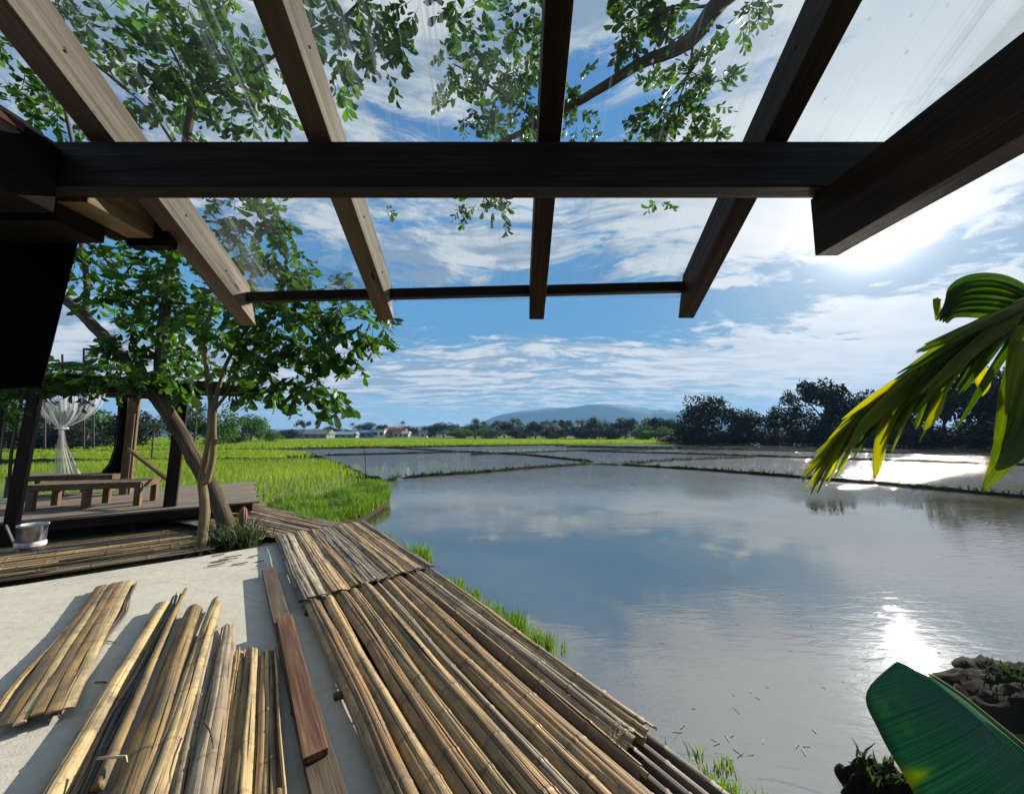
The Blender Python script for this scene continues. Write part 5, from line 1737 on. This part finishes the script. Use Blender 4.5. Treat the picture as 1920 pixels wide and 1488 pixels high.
# coconut palms
def palm_proto(seed, H, nf=22, fl=2.9):
    g = np.random.default_rng(seed)
    b = MB()
    lean = g.uniform(-.6, .6)
    top = Vector((lean, g.uniform(-.4, .4), H))
    limb(b, [(0, 0, -.3), (lean * .15, 0, H * .35), (lean * .55, top.y * .5, H * .7), top], .17, .09, 7)
    tr_ = b.build('trunk', M['bark'], smooth=True)
    B, D_, S_, L_, W_ = [], [], [], [], []
    for k in range(nf):
        a = k * 2.4 + g.uniform(-.2, .2)
        el = 1.15 - 1.65 * (k / nf)
        e = np.array([math.cos(a) * math.cos(el), math.sin(a) * math.cos(el), math.sin(el)])
        for j in range(13):
            f = (j + 1) / 13
            p = np.array(top) + e * fl * f + np.array([0, 0, -1]) * fl * .55 * f * f
            tan = norm((e + np.array([0, 0, -1]) * 1.1 * f)[None])[0]
            sd = np.cross(tan, [0, 0, 1]); sd /= np.linalg.norm(sd) + 1e-6
            for sg in (-1, 1):
                B.append(p); D_.append(sd * sg + tan * .7 + np.array([0, 0, -.45])); S_.append(tan); L_.append(.75 * (1.1 - .6 * f)); W_.append(.13)
        B.append(np.array(top)); D_.append(e); S_.append(np.cross(e, [0, 0, 1])); L_.append(fl * .9); W_.append(.14)
    V, tri, quad = leaves_geo(np.array(B), np.array(D_), np.array(S_), np.array(L_), np.array(W_), .12)
    cr = np_mesh('crown', V, [tri, quad], M['palm_leaf'], np.repeat(g.random(len(B)), 6))
    return cr, tr_
PALMS = [palm_proto(s, h) for s, h in ((31, 9.5), (32, 10.5), (33, 8.5))]
pr = random.Random(8)
for k in range(48):
    u = pr.uniform(885, 1275)
    Y_ = pr.uniform(150, 205)
    vt = pr.uniform(783, 802)
    top = P(u, vt, Y_)
    sc = (top.z + .2) / 10.6
    place(PALMS[k % 3], 'palm_tree', (top.x, Y_, -.2), (sc * 1.25, sc * 1.25, sc), pr.uniform(0, 6), 'slender coconut palm in the distant tree line under the hills', 'palms of the distant tree line', 'palm')
for (u, vt, Y_, lab) in ((756, 792, 250, 'tiny lone palm right of the blue house'), (662, 795, 250, 'tiny lone palm left of the blue house')):
    top = P(u, vt, Y_); sc = (top.z + .2) / 10.6
    place(PALMS[1], 'palm_tree', (top.x, Y_, -.2), (sc, sc, sc), 1.0, lab, None, 'palm')
for (u, vt, Y_, lab) in ((292, 778, 26, 'small palm with pale yellowish fronds behind the middle post'), (372, 742, 34, 'palm with spreading fronds behind the slim trunk')):
    top = P(u, vt, Y_); sc = (top.z + .2) / 11.5
    place(PALMS[2], 'palm_tree', (top.x, Y_, -.2), (sc * 1.3, sc * 1.3, sc), 2.0, lab, None, 'palm')

# houses
def house(u0, u1, vt, vb, Y_, wall, roof, label, roofh=.35, flat=False, wins=2, depth=7):
    a, c = P(u0, vb, Y_), P(u1, vb, Y_)
    x0, x1 = a.x, c.x
    z0 = -.3
    zt = P((u0 + u1) / 2, vt, Y_).z
    H = zt - z0
    root = thing('house', ((x0 + x1) / 2, Y_, z0), label, 'house')
    hw = H * (1 - (0.12 if flat else roofh))
    b = MB(); b.box(x0, x1, Y_, Y_ + depth, z0, z0 + hw, 'x')
    wl = kid(b.build('wall', M[wall]), root)
    b = MB()
    zr = z0 + hw
    if flat:
        b.box(x0 - .4, x1 + .4, Y_ - .5, Y_ + depth + .4, zr, zt, 'x')
    else:
        o_ = .6
        yA, yB, yM = Y_ - o_, Y_ + depth + o_, Y_ + depth / 2
        xa, xb = x0 - o_, x1 + o_
        b.quad([(xa, yA, zr), (xb, yA, zr), (xb, yM, zt), (xa, yM, zt)], [(0, 0), (1, 0), (1, 1), (0, 1)])
        b.quad([(xa, yM, zt), (xb, yM, zt), (xb, yB, zr), (xa, yB, zr)], [(0, 0), (1, 0), (1, 1), (0, 1)])
        b.quad([(xa, yA, zr), (xa, yM, zt), (xa, yB, zr)], [(0, 0), (1, 0), (1, 1)])
        b.quad([(xb, yA, zr), (xb, yB, zr), (xb, yM, zt)], [(0, 0), (1, 0), (1, 1)])
        b.quad([(xa, yA, zr), (xa, yB, zr), (xb, yB, zr), (xb, yA, zr)], [(0, 0), (1, 0), (1, 1), (0, 1)])
    kid(b.build('roof', M[roof]), root)
    for k in range(wins):
        xc = x0 + (x1 - x0) * (k + .5) / wins
        ww = min(1.0, (x1 - x0) / wins * .28)
        b = MB(); b.box(xc - ww, xc + ww, Y_ - .06, Y_ - .002, z0 + hw * .35, z0 + hw * .72, 'x')
        kid(b.build('window', M['dark_window']), root)
    return root
house(538, 612, 805, 819, 190, 'grey_roof', 'grey_roof', 'long low building with grey roof left of the village', .5, False, 5, 9)
house(612, 662, 808.5, 819, 215, 'pale_roof', 'pale_roof', 'low pale roofed building between the grey roof and the blue house', .45, False, 4, 8)
house(674, 699, 806, 819, 215, 'blue_wall', 'blue_wall', 'small blue house at the field edge', .3, False, 2)
house(699, 720, 804, 819, 216, 'white_wall', 'pale_roof', 'small white house with dark windows beside the blue one', .25, True, 2)
house(721, 737, 800, 819, 222, 'pink_wall', 'red_roof', 'dusky pink two storey house with red brown roof', .25, False, 2)
house(737, 757, 802, 819, 219, 'cream_wall', 'red_roof', 'cream house with bright red brown roof, rightmost big roof of the village', .45, False, 2)
house(754, 766, 808, 819, 214, 'white_wall', 'cream_wall', 'tiny pale shed at the right end of the village', .3, False, 1, 4)
house(427, 446, 812, 822, 120, 'white_wall', 'pale_roof', 'tiny white shed behind the slim trunk at the field edge', .3, False, 1, 4)
house(785, 800, 806, 818, 225, 'white_wall', 'grey_roof', 'small grey roofed house half hidden right of the village', .4, False, 1, 4)
